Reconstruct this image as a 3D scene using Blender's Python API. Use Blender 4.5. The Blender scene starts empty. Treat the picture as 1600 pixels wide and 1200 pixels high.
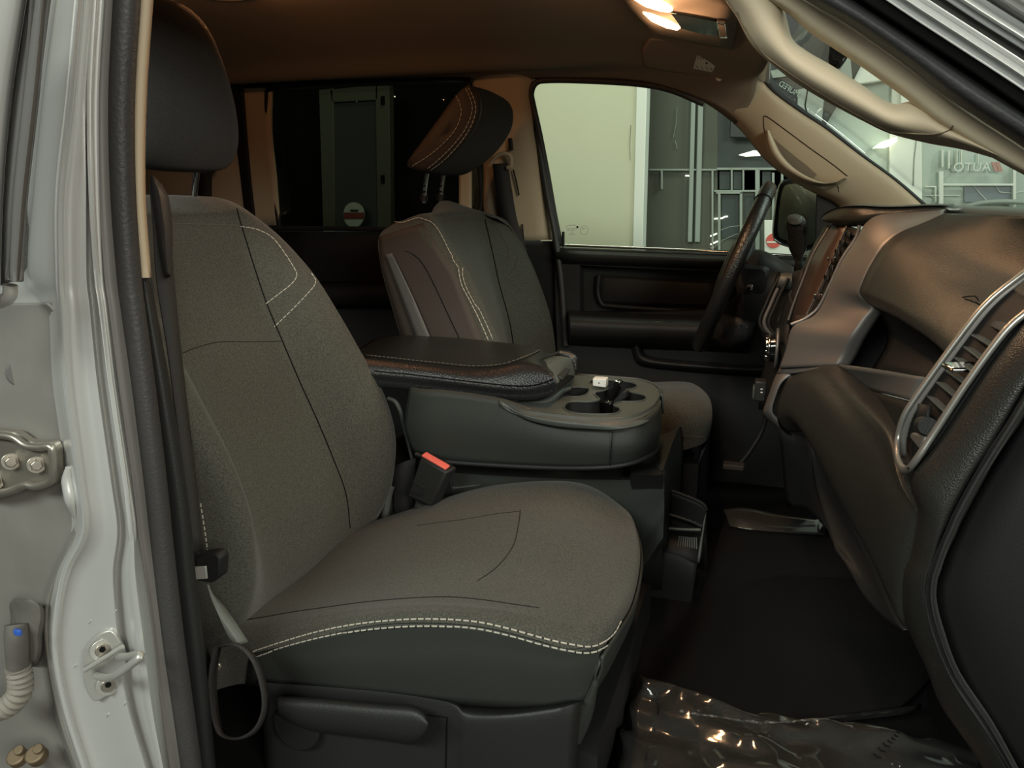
import bpy, bmesh, math, random
from mathutils import Vector, Matrix
from mathutils.bvhtree import BVHTree
from mathutils.geometry import tessellate_polygon
random.seed(4)
SC = bpy.context.scene
COL = SC.collection

# ------------------------------------------------------------------ camera
CAM = Vector((0.0, -1.46, 0.84)); YAW = math.radians(18.0); PITCH = math.radians(13.5); FOC = 1200.0
cd = bpy.data.cameras.new('camera'); co = bpy.data.objects.new('camera', cd); COL.objects.link(co)
co.location = CAM; co.rotation_euler = (math.pi/2 - PITCH, 0, YAW)
cd.sensor_width = 36.0; cd.lens = 36.0*FOC/1600.0; cd.clip_start = 0.02; cd.clip_end = 60
SC.camera = co
# ------------------------------------------------------------------ world, lights, exposure
w = bpy.data.worlds.new('night'); SC.world = w; w.use_nodes = True
w.node_tree.nodes['Background'].inputs[0].default_value = (0.85, 0.95, 1.0, 1)
w.node_tree.nodes['Background'].inputs[1].default_value = 0.006
SC.view_settings.view_transform = 'Standard'; SC.view_settings.look = 'None'
SC.view_settings.exposure = 0.0; SC.view_settings.gamma = 1.0
def area(name, loc, target, sx, sy, power, color):
    l = bpy.data.lights.new(name, 'AREA'); l.shape = 'RECTANGLE'; l.size = sx; l.size_y = sy; l.energy = power; l.color = color
    o = bpy.data.objects.new(name, l); COL.objects.link(o); o.location = loc
    o.rotation_euler = (Vector(target)-Vector(loc)).to_track_quat('-Z', 'Y').to_euler(); return o
def bulb(name, loc, power, color, rad=.03):
    l = bpy.data.lights.new(name, 'POINT'); l.energy = power; l.color = color; l.shadow_soft_size = rad
    o = bpy.data.objects.new(name, l); COL.objects.link(o); o.location = loc; return o
def spot(name, loc, target, power, color, size=150, blend=.6, rad=.03):
    l = bpy.data.lights.new(name, 'SPOT'); l.energy = power; l.color = color; l.spot_size = math.radians(size); l.spot_blend = blend
    l.shadow_soft_size = rad
    o = bpy.data.objects.new(name, l); COL.objects.link(o); o.location = loc
    o.rotation_euler = (Vector(target)-Vector(loc)).to_track_quat('-Z', 'Y').to_euler(); return o
COOL = (0.90, 1.0, 0.88); WARM = (1.0, 0.44, 0.17)
area('shop_tube_light', (-1.2, -3.6, 2.6), (-.6, -.8, .7), 2.6, .7, 115, (.93, 1.0, .91))          # ceiling fittings of the shop, on the open-door side
area('forecourt_light', (2.0, -3.0, 1.75), (-.1, -.5, .75), 1.4, .9, 85, (1.0, .98, 0.86))
area('hood_light', (3.0, .5, 2.7), (.2, 0, .8), 1.4, .5, 45, (.86, 1.0, .90))
area('facade_flood', (-.9, 1.2, 3.2), (-.8, 2.5, .9), 1.2, .4, 24, (0.95, 1.0, 0.80))
area('front_flood', (2.2, 1.4, 3.4), (1.0, 3.0, .9), 1.6, .4, 46, (0.88, 1.0, 0.92))

# ------------------------------------------------------------------ picture ray helpers: a pixel (1600x1200) on a plane of known depth
FW = Vector((-math.sin(YAW)*math.cos(PITCH), math.cos(YAW)*math.cos(PITCH), -math.sin(PITCH)))
RT = Vector((math.cos(YAW), math.sin(YAW), 0))
UP = Vector((-math.sin(YAW)*math.sin(PITCH), math.cos(YAW)*math.sin(PITCH), math.cos(PITCH)))
def ray(u, v): return FW + RT*((u-800)/FOC) + UP*((600-v)/FOC)
def P(u, v, y): d = ray(u, v); return CAM + d*((y-CAM.y)/d.y)
def PZ(u, v, z): d = ray(u, v); return CAM + d*((z-CAM.z)/d.z)
def PX(u, v, x): d = ray(u, v); return CAM + d*((x-CAM.x)/d.x)
def row(y, *uv): return [P(u, v, y) for u, v in uv]

# ------------------------------------------------------------------ materials
MATS = {}
def mat(name, col, rough=.5, metal=0., bump=0., scale=200., spec=.5, var=0., vscale=8., coat=0., emit=None, estr=0., sheen=0., kind='noise', speck=0.):
    m = bpy.data.materials.new(name); m.use_nodes = True; nt = m.node_tree; b = nt.nodes['Principled BSDF']
    b.inputs['Base Color'].default_value = (*col, 1); b.inputs['Roughness'].default_value = rough; b.inputs['Metallic'].default_value = metal
    b.inputs['Specular IOR Level'].default_value = spec; b.inputs['Coat Weight'].default_value = coat; b.inputs['Coat Roughness'].default_value = .12
    if sheen: b.inputs['Sheen Weight'].default_value = sheen; b.inputs['Sheen Roughness'].default_value = .5
    if emit: b.inputs['Emission Color'].default_value = (*emit, 1); b.inputs['Emission Strength'].default_value = estr
    tc = nt.nodes.new('ShaderNodeTexCoord'); tn = None
    if bump or speck:
        if kind == 'voronoi':
            tn = nt.nodes.new('ShaderNodeTexVoronoi'); tn.inputs['Scale'].default_value = scale; out = tn.outputs['Distance']
        else:
            tn = nt.nodes.new('ShaderNodeTexNoise'); tn.inputs['Scale'].default_value = scale; tn.inputs['Detail'].default_value = 3; out = tn.outputs['Fac']
        nt.links.new(tc.outputs['Object'], tn.inputs['Vector'])
        if bump:
            bp = nt.nodes.new('ShaderNodeBump'); bp.inputs['Strength'].default_value = bump; bp.inputs['Distance'].default_value = .002
            nt.links.new(out, bp.inputs['Height']); nt.links.new(bp.outputs['Normal'], b.inputs['Normal'])
    if var or speck:
        n2 = nt.nodes.new('ShaderNodeTexNoise'); n2.inputs['Scale'].default_value = vscale; n2.inputs['Detail'].default_value = 4
        nt.links.new(tc.outputs['Object'], n2.inputs['Vector'])
        mx = nt.nodes.new('ShaderNodeMix'); mx.data_type = 'RGBA'
        k = max(var, speck)
        mx.inputs['A'].default_value = tuple(c*(1-k) for c in col)+(1,); mx.inputs['B'].default_value = tuple(min(1, c*(1+k)) for c in col)+(1,)
        if speck and tn: 
            rp = nt.nodes.new('ShaderNodeMapRange'); rp.inputs['From Min'].default_value = .35; rp.inputs['From Max'].default_value = .65
            nt.links.new(out, rp.inputs['Value']); nt.links.new(rp.outputs['Result'], mx.inputs['Factor'])
        else: nt.links.new(n2.outputs['Fac'], mx.inputs['Factor'])
        nt.links.new(mx.outputs['Result'], b.inputs['Base Color'])
    MATS[name] = m; return m
def glassmat(name, tint=(.95, 1, .97), gloss=.5, rough=0.0, haze=0.):
    m = bpy.data.materials.new(name); m.use_nodes = True; nt = m.node_tree; nt.nodes.clear()
    o = nt.nodes.new('ShaderNodeOutputMaterial'); mx = nt.nodes.new('ShaderNodeMixShader'); t = nt.nodes.new('ShaderNodeBsdfTransparent'); g = nt.nodes.new('ShaderNodeBsdfGlossy')
    fr = nt.nodes.new('ShaderNodeFresnel'); fr.inputs[0].default_value = 1.45
    ml = nt.nodes.new('ShaderNodeMath'); ml.operation = 'MULTIPLY'; ml.inputs[1].default_value = gloss
    t.inputs[0].default_value = (*tint, 1); g.inputs['Roughness'].default_value = rough
    nt.links.new(fr.outputs[0], ml.inputs[0]); nt.links.new(ml.outputs[0], mx.inputs[0]); nt.links.new(t.outputs[0], mx.inputs[1]); nt.links.new(g.outputs[0], mx.inputs[2])
    last = mx
    if haze:
        df = nt.nodes.new('ShaderNodeBsdfDiffuse'); df.inputs[0].default_value = (.8, .78, .74, 1); m2 = nt.nodes.new('ShaderNodeMixShader'); m2.inputs[0].default_value = haze
        nt.links.new(mx.outputs[0], m2.inputs[1]); nt.links.new(df.outputs[0], m2.inputs[2]); last = m2
    nt.links.new(last.outputs[0], o.inputs[0])
    return m
M = {}
M['cloth'] = mat('seat_cloth', (.066, .065, .055), .95, bump=.5, scale=420, spec=.15, speck=.30, sheen=.12)
M['cloth_dark'] = mat('headrest_cloth', (.030, .030, .029), .95, bump=.4, scale=900, spec=.15, speck=.3, sheen=.05)
M['vinyl'] = mat('seat_vinyl', (.030, .033, .029), .55, bump=.15, scale=420, spec=.35)
M['vinyl_brown'] = mat('seat_side_vinyl', (.050, .040, .034), .6, bump=.15, scale=420, spec=.3)
M['leather'] = mat('black_leather', (.012, .012, .012), .34, bump=.25, scale=330, kind='voronoi', spec=.5)
M['plastic'] = mat('black_plastic', (.018, .018, .0175), .5, bump=.2, scale=600, spec=.4)
M['plastic_soft'] = mat('soft_dash_vinyl', (.025, .024, .021), .38, bump=.22, scale=620, kind='voronoi', spec=.45)
M['dash_top_lit'] = mat('dash_top_vinyl_lit', (.055, .055, .052), .32, bump=.2, scale=620)  # dash vinyl lightened to stand for the grazing light on its top
M['jamb_grey'] = mat('jamb_grey_paint', (.062, .060, .057), .5, spec=.35)
M['plastic_grey'] = mat('console_grey_plastic', (.072, .080, .074), .42, bump=.2, scale=700, spec=.45)
M['plastic_dark'] = mat('dark_trim_plastic', (.012, .012, .012), .6, bump=.1, scale=500, spec=.3)
M['rubber'] = mat('rubber_seal', (.042, .040, .040), .5, bump=.3, scale=260, spec=.4)
M['rubber_grey'] = mat('grey_rubber', (.10, .098, .094), .6, bump=.1, scale=300, spec=.4)
M['bezel'] = mat('satin_grey_bezel', (.20, .185, .175), .42, metal=.55, bump=.06, scale=900, spec=.5)
M['vent_ring'] = mat('satin_silver_ring', (.42, .40, .37), .35, metal=.7)
M['tan'] = mat('tan_pillar_plastic', (.50, .41, .29), .6, bump=.05, scale=700, spec=.35)
M['headliner'] = mat('headliner_fabric', (.28, .23, .178), .95, bump=.15, scale=500, spec=.1)
M['paint'] = mat('silver_paint', (.60, .60, .585), .34, metal=.45, coat=.6, var=.05, vscale=14)
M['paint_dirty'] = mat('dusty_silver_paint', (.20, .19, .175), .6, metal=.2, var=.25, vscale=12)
M['flange'] = mat('grey_body_flange', (.17, .165, .155), .55, metal=.2, var=.12, vscale=15)
M['steel'] = mat('cast_steel', (.40, .37, .32), .38, metal=.8, var=.2, vscale=30, bump=.1, scale=120)
M['striker'] = mat('painted_striker', (.52, .51, .48), .35, metal=.5)
M['rust'] = mat('dull_bolt_steel', (.20, .15, .095), .55, metal=.6, var=.3, vscale=60)
M['chrome'] = mat('chrome', (.80, .78, .75), .12, metal=1.)
M['thread'] = mat('pale_thread', (.50, .47, .40), .8, spec=.2)
M['thread_dim'] = mat('brown_thread', (.12, .105, .085), .8, spec=.2)
M['seam_soft'] = mat('cloth_seam', (.022, .021, .019), .95, spec=.1)
M['canopy'] = mat('dark_canopy', (.022, .024, .023), .5)
M['seam'] = mat('dark_seam', (.006, .006, .006), .9, spec=.1)
M['webbing'] = mat('belt_webbing', (.032, .030, .029), .7, bump=.5, scale=500, spec=.3)
M['red'] = mat('buckle_red', (.85, .16, .12), .4)
M['white'] = mat('white_plastic', (.80, .80, .76), .4)
M['black_gloss'] = mat('gloss_black', (.008, .008, .008), .08, spec=.6)
M['screen'] = mat('brown_screen', (.050, .028, .020), .35, spec=.6)
M['carpet'] = mat('black_carpet', (.008, .008, .008), .95, bump=.8, scale=500, spec=.05)
M['mat'] = mat('floor_mat_felt', (.008, .008, .008), .95, bump=.5, scale=700, spec=.08, var=.3, vscale=6)
M['glass'] = glassmat('clear_window_glass', (.95, .98, .95), .18)
M['glass_dark'] = glassmat('tinted_window_glass', (.48, .48, .42), .25)
M['cream'] = mat('cream_render_wall', (.60, .60, .44), .9, var=.06, vscale=2.5, bump=.1, scale=60)
M['white_frame'] = mat('white_frame', (.78, .80, .72), .6)
M['facade'] = mat('grey_facade_pane', (.098, .108, .082), .5, spec=.3, var=.15, vscale=1.2)
M['facade_dark'] = mat('dark_facade_pane', (.050, .062, .060), .5, spec=.3, var=.2, vscale=1.5)
M['facade_line'] = mat('pale_mullion', (.30, .34, .30), .5)
M['facade_pale'] = mat('pale_glass_pane', (.40, .47, .41), .3, spec=.4, var=.15, vscale=2)
M['blue_pane'] = mat('blue_grey_pane', (.14, .18, .21), .3)
M['red_sign'] = mat('red_sign', (.65, .10, .07), .5)
M['badge_red'] = mat('dull_red_band', (.16, .035, .025), .6)
M['pink_sign'] = mat('pale_red_print', (.50, .26, .22), .5)
M['asphalt'] = mat('asphalt', (.04, .04, .04), .9, bump=.5, scale=80, var=.2)
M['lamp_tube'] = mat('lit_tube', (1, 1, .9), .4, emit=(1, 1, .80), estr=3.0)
M['lamp_warm'] = mat('lit_warm_lens', (1, .8, .5), .4, emit=(1.0, .62, .30), estr=9.0)
M['lamp_warm_dim'] = mat('lit_dome_lens', (1, .8, .5), .4, emit=(1.0, .50, .20), estr=5.0)
M['film'] = glassmat('clear_floor_film', (.80, .80, .78), 1.2, .08, .022)
M['door_green'] = mat('greenish_door_frame', (.055, .064, .048), .6, emit=(.055, .064, .048), estr=.0)
M['mirror'] = mat('mirror_glass', (.34, .36, .30), .22, metal=1.)
M['wire_boot'] = mat('dusty_grey_boot', (.22, .20, .17), .7, var=.15, vscale=40)
M['connector'] = mat('dusty_black_connector', (.10, .093, .083), .7, var=.35, vscale=40)
M['blue_clip'] = mat('blue_clip', (.03, .10, .45), .5)
M['grey_stalk'] = mat('grey_stalk', (.11, .115, .105), .5)

# ------------------------------------------------------------------ object builders
LOC = {}
def link(o, parent):
    COL.objects.link(o)
    if parent is not None:
        o.parent = parent; o.matrix_parent_inverse = Matrix.Translation(-LOC.get(parent.name, Vector((0, 0, 0))))
def tag(o, label=None, cat=None, group=None, kind=None):
    if label: o['label'] = label
    if cat: o['category'] = cat
    if group: o['group'] = group
    if kind: o['kind'] = kind
    return o
def root(name, loc, label=None, cat=None, group=None, kind=None):
    o = bpy.data.objects.new(name, None); o.empty_display_size = .05; o.location = loc; COL.objects.link(o); LOC[o.name] = Vector(loc)
    return tag(o, label, cat, group, kind)
def mk(name, verts, faces, m, parent=None, smooth=True, angle=40, thick=0, face_cam=False, recalc=False):
    verts = [Vector(p) for p in verts]
    me = bpy.data.meshes.new(name)
    off = Vector((0, 0, 0))
    if parent is None:
        off = Vector((sum(p.x for p in verts)/len(verts), sum(p.y for p in verts)/len(verts), min(p.z for p in verts)))
    me.from_pydata([p-off for p in verts], [], faces)
    bm = bmesh.new(); bm.from_mesh(me)
    bmesh.ops.remove_doubles(bm, verts=bm.verts, dist=1e-6)
    if recalc: bmesh.ops.recalc_face_normals(bm, faces=bm.faces)
    if face_cam:
        s = 0
        for f in bm.faces: s += f.calc_area()*f.normal.dot((CAM-off)-f.calc_center_median())
        if s < 0: bmesh.ops.reverse_faces(bm, faces=bm.faces)
    bm.to_mesh(me); bm.free()
    me.materials.append(M[m] if isinstance(m, str) else m)
    if smooth:
        me.shade_smooth()
        if angle < 180: me.set_sharp_from_angle(angle=math.radians(angle))
    o = bpy.data.objects.new(name, me); link(o, parent)
    if parent is None: o.location = off; LOC[o.name] = off
    if thick:
        md = o.modifiers.new('thickness', 'SOLIDIFY'); md.thickness = thick; md.offset = -1
    return o
def cr(p0, p1, p2, p3, t):
    return .5*((2*p1)+(p2-p0)*t+(2*p0-5*p1+4*p2-p3)*t*t+(3*p1-p0-3*p2+p3)*t**3)
def spl(pts, k, closed=False, lin=False):
    n = len(pts); out = []
    segs = n if closed else n-1
    for i in range(segs):
        a, b = pts[i], pts[(i+1) % n]
        if closed: p0, p3 = pts[i-1], pts[(i+2) % n]
        else: p0 = pts[i-1] if i else 2*a-b; p3 = pts[i+2] if i+2 < n else 2*b-a
        for j in range(k):
            t = j/k
            out.append(a.lerp(b, t) if lin else cr(p0, a, b, p3, t))
    if not closed: out.append(pts[-1].copy())
    return out
def grid(rows, kr=4, kc=4, closed=False, lin_c=False, lin_r=False):
    g = [spl(r, kc, closed, lin_c) for r in rows]
    cols = [spl([r[i] for r in g], kr, False, lin_r) for i in range(len(g[0]))]
    return [[cols[i][j] for i in range(len(cols))] for j in range(len(cols[0]))]
def net(name, rows, m, parent=None, kr=4, kc=4, thick=.004, lin_c=False, lin_r=False, angle=50, face_cam=True):
    g = grid(rows, kr, kc, False, lin_c, lin_r); nc = len(g[0])
    v = [p for r in g for p in r]
    f = [(i*nc+j, i*nc+j+1, (i+1)*nc+j+1, (i+1)*nc+j) for i in range(len(g)-1) for j in range(nc-1)]
    return mk(name, v, f, m, parent, angle=angle, thick=thick, face_cam=face_cam)
def loft(name, rings, m, parent=None, kr=4, kc=4, lin_c=False, lin_r=False, angle=50, cap=True):
    g = grid(rings, kr, kc, True, lin_c, lin_r); nc = len(g[0]); v = [p for r in g for p in r]
    f = [(i*nc+j, i*nc+(j+1) % nc, (i+1)*nc+(j+1) % nc, (i+1)*nc+j) for i in range(len(g)-1) for j in range(nc)]
    if cap:
        for ri in (0, len(g)-1):
            c = sum((p for p in g[ri]), Vector((0, 0, 0)))/nc; v.append(c); ci = len(v)-1
            f += [(ci, ri*nc+(j+1) % nc, ri*nc+j) for j in range(nc)]
    return mk(name, v, f, m, parent, angle=angle, recalc=True)
def frame_of(path):
    out = []; n = len(path); prev = None
    for i in range(n):
        t = (path[min(i+1, n-1)]-path[max(i-1, 0)]).normalized()
        if prev is None:
            a = Vector((0, 0, 1)) if abs(t.z) < .9 else Vector((1, 0, 0))
            nrm = t.cross(a).normalized()
        else: nrm = (prev-t*prev.dot(t)).normalized()
        out.append((t, nrm, t.cross(nrm).normalized())); prev = nrm
    return out
def tube(name, pts, r, m, parent=None, k=4, seg=10, closed=False, lin=False, rb=None, angle=60):
    """a rod along a curve; r: radius or one per point; rb: second semi-axis"""
    pts = [Vector(p) for p in pts]
    path = spl(pts, k, closed, lin); n = len(path)
    def rad(rr, i):
        if not isinstance(rr, (list, tuple)): return rr
        q = i/k; a = int(min(q, len(rr)-1)); b = min(a+1, len(rr)-1); return rr[a]+(rr[b]-rr[a])*(q-a)
    fr = frame_of(path); v = []; f = []
    for i in range(n):
        _, a, b = fr[i]
        for j in range(seg):
            th = 2*math.pi*j/seg; v.append(path[i]+a*math.cos(th)*rad(r, i)+b*math.sin(th)*rad(rb if rb else r, i))
    for i in range(n if closed else n-1):
        i2 = (i+1) % n
        f += [(i*seg+j, i*seg+(j+1) % seg, i2*seg+(j+1) % seg, i2*seg+j) for j in range(seg)]
    if not closed:
        f.append(tuple(range(seg-1, -1, -1))); f.append(tuple((n-1)*seg+j for j in range(seg)))
    return mk(name, v, f, m, parent, angle=angle, recalc=True)
def bev(o, wd, seg=2):
    md = o.modifiers.new('edge', 'BEVEL'); md.width = wd; md.segments = seg; md.limit_method = 'ANGLE'; md.angle_limit = math.radians(35); return o
def slab(name, outline, depth, m, parent=None, bevel=.002, smooth=True):
    """polygon extruded by the vector depth"""
    o_ = [Vector(p) for p in outline]; d = Vector(depth); n = len(o_)
    v = o_+[p+d for p in o_]
    f = [tuple(range(n)), tuple(range(2*n-1, n-1, -1))]+[(i, i+n, (i+1) % n+n, (i+1) % n) for i in range(n)]
    o = mk(name, v, f, m, parent, smooth=smooth, angle=35, recalc=True)
    if bevel: bev(o, bevel)
    return o
def box(name, c, s, m, parent=None, rot=None, bevel=.003):
    c = Vector(c); R = rot if rot else Matrix.Identity(3)
    v = [c+R@Vector((x*s[0]/2, y*s[1]/2, z*s[2]/2)) for x in (-1, 1) for y in (-1, 1) for z in (-1, 1)]
    f = [(0, 1, 3, 2), (4, 6, 7, 5), (0, 4, 5, 1), (2, 3, 7, 6), (0, 2, 6, 4), (1, 5, 7, 3)]
    o = mk(name, v, f, m, parent, angle=35, recalc=True)
    if bevel: bev(o, bevel)
    return o
def disc(name, c, n, r, h, m, parent=None, seg=20, bevel=.001, top=None):
    c = Vector(c); n = Vector(n).normalized(); a = n.orthogonal().normalized(); b = n.cross(a)
    v = []; top = top or r
    for k_, rr in ((0, r), (1, top)):
        v += [c+n*h*k_+(a*math.cos(2*math.pi*i/seg)+b*math.sin(2*math.pi*i/seg))*rr for i in range(seg)]
    f = [tuple(range(seg)), tuple(range(2*seg-1, seg-1, -1))]+[(i, i+seg, (i+1) % seg+seg, (i+1) % seg) for i in range(seg)]
    o = mk(name, v, f, m, parent, angle=35, recalc=True)
    if bevel: bev(o, bevel)
    return o
def holes(name, outer, inner, depth, m, parent=None, mwall=None, floor=True):
    """plate with recessed openings: outer/inner loops (3D, coplanar), walls run along the vector depth"""
    loops = [outer]+inner; v = [Vector(p) for l in loops for p in l]
    f = [tuple(t) for t in tessellate_polygon([[Vector(p) for p in l] for l in loops])]
    d = Vector(depth); base = 0
    for li, l in enumerate(loops):
        n = len(l); s = len(v); v += [Vector(p)+(d if li else d*.1) for p in l]
        f += [(base+i, base+(i+1) % n, s+(i+1) % n, s+i) for i in range(n)]
        if li and floor: f.append(tuple(s+i for i in range(n)))
        base += n
    o = mk(name, v, f, m, parent, angle=35, recalc=False, face_cam=True)
    if mwall:
        o.data.materials.append(M[mwall]); n0 = len(outer); off = LOC.get(o.name, Vector((0, 0, 0))); d0 = d.normalized(); p0 = Vector(outer[0])-off
        for pl in o.data.polygons:
            if (pl.center-p0).dot(d0) > d.length*.3: pl.material_index = 1
    return o
def loopspl(uv, k=5):
    return [(p.x, p.y) for p in spl([Vector((a, b, 0)) for a, b in uv], k, True)]
# things laid on a built surface: a ray from the camera through the pixel finds the surface
def bvh(*objs):
    v = []; f = []
    for o in objs:
        off = LOC.get(o.name, Vector((0, 0, 0))); b = len(v)
        v += [p.co+off for p in o.data.vertices]; f += [tuple(b+i for i in q.vertices) for q in o.data.polygons]
    return BVHTree.FromPolygons(v, f)
def onto(tree, uv, off=.001, k=8, y=None):
    out = []
    path = spl([Vector((a, b, 0)) for a, b in uv], k) if k > 1 else [Vector((a, b, 0)) for a, b in uv]
    for q in path:
        d = ray(q.x, q.y).normalized(); h, n, i, t = tree.ray_cast(CAM, d)
        if h is None:
            if y is not None: out.append(P(q.x, q.y, y))
            continue
        if n.dot(d) > 0: n = -n
        out.append(h+n*off)
    return out
def stitch(name, pts, m, parent, r=.0008, dash=.006, gap=.003):
    """a row of thread stitches following pts"""
    v = []; f = []
    seg = [(pts[i+1]-pts[i]).length for i in range(len(pts)-1)]; total = sum(seg)
    def at(s):
        for i, L in enumerate(seg):
            if s <= L or i == len(seg)-1: return pts[i].lerp(pts[i+1], min(1, s/L if L else 0))
            s -= L
    s = 0
    while s < total:
        a, b = at(s), at(min(s+dash, total)); t = b-a
        if t.length > 1e-5:
            t.normalize(); p = t.orthogonal().normalized(); q = t.cross(p); k0 = len(v)
            for c in (a, b): v += [c+p*r, c+q*r, c-p*r, c-q*r]
            f += [(k0+i, k0+(i+1) % 4, k0+4+(i+1) % 4, k0+4+i) for i in range(4)]+[(k0+3, k0+2, k0+1, k0), (k0+4, k0+5, k0+6, k0+7)]
        s += dash+gap
    if v: return mk(name, v, f, m, parent, smooth=False)
def line(name, pts, r, m, parent, seg=6):
    if len(pts) > 1: return tube(name, pts, r, m, parent, k=1, seg=seg)
def ribbon(name, a, b, m, parent=None, k=5, thick=.0025):
    return net(name, [a, b], m, parent, kr=1, kc=k, thick=thick)
def text(name, body, size, mtx, m, parent, extrude=.001):
    cu = bpy.data.curves.new(name, 'FONT'); cu.body = body; cu.size = size; cu.align_x = 'CENTER'; cu.align_y = 'CENTER'; cu.extrude = extrude
    t = bpy.data.objects.new('tmp', cu); COL.objects.link(t); bpy.context.view_layer.update()
    me = bpy.data.meshes.new_from_object(t.evaluated_get(bpy.context.evaluated_depsgraph_get()))
    COL.objects.unlink(t); bpy.data.objects.remove(t)
    o = mk(name, [mtx@v.co for v in me.vertices], [tuple(p.vertices) for p in me.polygons], m, parent, smooth=False)
    return o
# ================================================================== SETTING: cab floor, headliner, far side, pillars
# floor
fl = net('floor', [[Vector((x, y, z)) for y, z in ((-.78, .05), (-.5, .05), (-.24, .055), (-.12, .10), (0, .13), (.12, .10), (.24, .055), (.5, .05), (.80, .05))] for x in (-2.2, -1.2, -.3, .3, .55)], 'carpet', None, 2, 3, thick=.02)
tag(fl, 'black carpeted cab floor under the floor mat', 'floor', kind='structure')
fw_ = net('wall_front', [[Vector((x, y, z)) for y in (-.74, -.3, .3, .80)] for x, z in ((.30, .06), (.48, .25), (.52, .5), (.50, .78))], 'carpet', None, 3, 2, thick=.02)
tag(fw_, 'black footwell wall below the dashboard', 'wall', kind='structure')
rw_ = net('wall_back', [[Vector((x, y, z)) for y in (-.74, 0, .76)] for x, z in ((-2.15, .05), (-2.2, .6), (-2.15, 1.2))], 'plastic_dark', None, 2, 2, thick=.02)
tag(rw_, 'dark rear wall of the cab', 'wall', kind='structure')
# rear bench in the dark
rb = root('rear_bench', (-1.75, .1, .05), 'black rear bench seat in the dark behind the driver seat', 'seat')
for y0, y1 in ((-.62, -.05), (-.03, .62)):
    loft('seat_cushion', [[Vector((x, y, z)) for x, z in ((-1.35, .30), (-1.33, .40), (-1.6, .42), (-1.95, .38), (-1.95, .26), (-1.6, .24))] for y in (y0, y0+.04, (y0+y1)/2, y1-.04, y1)], 'cloth_dark', rb, 3, 3)
    loft('seat_back', [[Vector((x, y, z)) for x, z in ((-1.90, .38), (-1.98, .65), (-2.04, .86), (-2.10, .86), (-2.08, .6), (-2.02, .36))] for y in (y0, y0+.04, (y0+y1)/2, y1-.04, y1)], 'cloth_dark', rb, 3, 3)

# headliner: picture rows from the side rail up to the middle of the roof
ce_rows = []
for x, ue, ve in ((-2.25, 215, 139), (-1.8, 330, 138), (-1.3, 480, 131), (-.8, 740, 126), (-.55, 870, 124), (-.33, 1000, 129)):
    e = P(ue, ve, .672); h = .05 if x < -.6 else .02
    ce_rows.append([Vector((x, y, z)) for y, z in ((-.66, 1.13), (-.5, 1.175), (-.25, 1.205+h), (0, 1.205+h), (.25, 1.20+h*.9), (.46, 1.185+h*.5), (.56, 1.168), (.62, e.z+.018))]+[Vector((e.x, .672, e.z))])
ce_rows.append([Vector((-.12, y, z)) for y, z in ((-.66, 1.07), (-.5, 1.13), (-.25, 1.165), (0, 1.17), (.25, 1.165), (.46, 1.15), (.56, 1.13), (.62, 1.10))]+[P(1096, 158, .678)])
ce_rows.append([Vector((x, y, z)) for x, y, z in ((-.06, -.66, 1.03), (-.03, -.5, 1.10), (-.01, -.25, 1.135), (.0, 0, 1.14), (-.01, .25, 1.135), (-.03, .46, 1.125), (-.045, .56, 1.12), (-.055, .62, 1.08))]+[P(1150, 194, .69)])
ce = net('ceiling', ce_rows, 'headliner', None, 4, 4, thick=.012)
tag(ce, 'brown fabric headliner over the cab', 'headliner', kind='structure')

# far side wall of the cab: C pillar + rear door + B pillar, all on the far side
# --- C pillar trim
cp = net('trim_3', [[P(u, v, y) for u, v, y in r] for r in (
    ((215, 115, .655), (283, 112, .655), (330, 112, .655), (385, 116, .66), (424, 118, .665)), ((215, 138, .66), (283, 135, .66), (330, 134, .66), (385, 138, .67), (424, 140, .67)),
    ((215, 210, .69), (283, 208, .69), (330, 206, .69), (390, 206, .70), (423, 206, .70)),
    ((215, 280, .71), (283, 278, .71), (335, 276, .72), (400, 276, .73), (430, 276, .73)),
    ((215, 350, .74), (290, 350, .74), (340, 350, .75), (408, 352, .76), (436, 352, .76)))], 'tan', None, 4, 3, thick=.01)
tag(cp, 'tan rear pillar trim lit orange by the dome lamp', 'pillar trim', kind='structure')
sl = net('door_seal', [[P(a, v, y-.012) for a in (l, (l+r)/2, r)] for l, r, v, y in ((358, 378, 134, .665), (362, 380, 150, .67), (368, 385, 215, .70), (376, 391, 280, .725), (384, 399, 350, .75))], 'plastic_dark', cp, 4, 2, thick=.006)
line('roof_seal', [P(u, v, .655) for u, v in ((356, 136), (420, 134), (500, 130), (600, 126), (700, 123), (735, 124))], .006, 'plastic_dark', cp)
# rear belt
rbelt = root('seat_belt', P(320, 262, .66), 'dark rear seat belt hanging from a guide on the orange lit pillar', 'seat belt', 'seat belts')
ribbon('webbing', [P(309, 266, .675), P(308, 310, .69), P(306, 370, .70)], [P(331, 262, .675), P(330, 310, .69), P(329, 370, .70)], 'webbing', rbelt)
tube('belt_guide', [P(304, 262, .675), P(312, 256, .665), P(326, 250, .66), P(336, 256, .67), P(333, 268, .675)], .006, 'plastic', rbelt)

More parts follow.
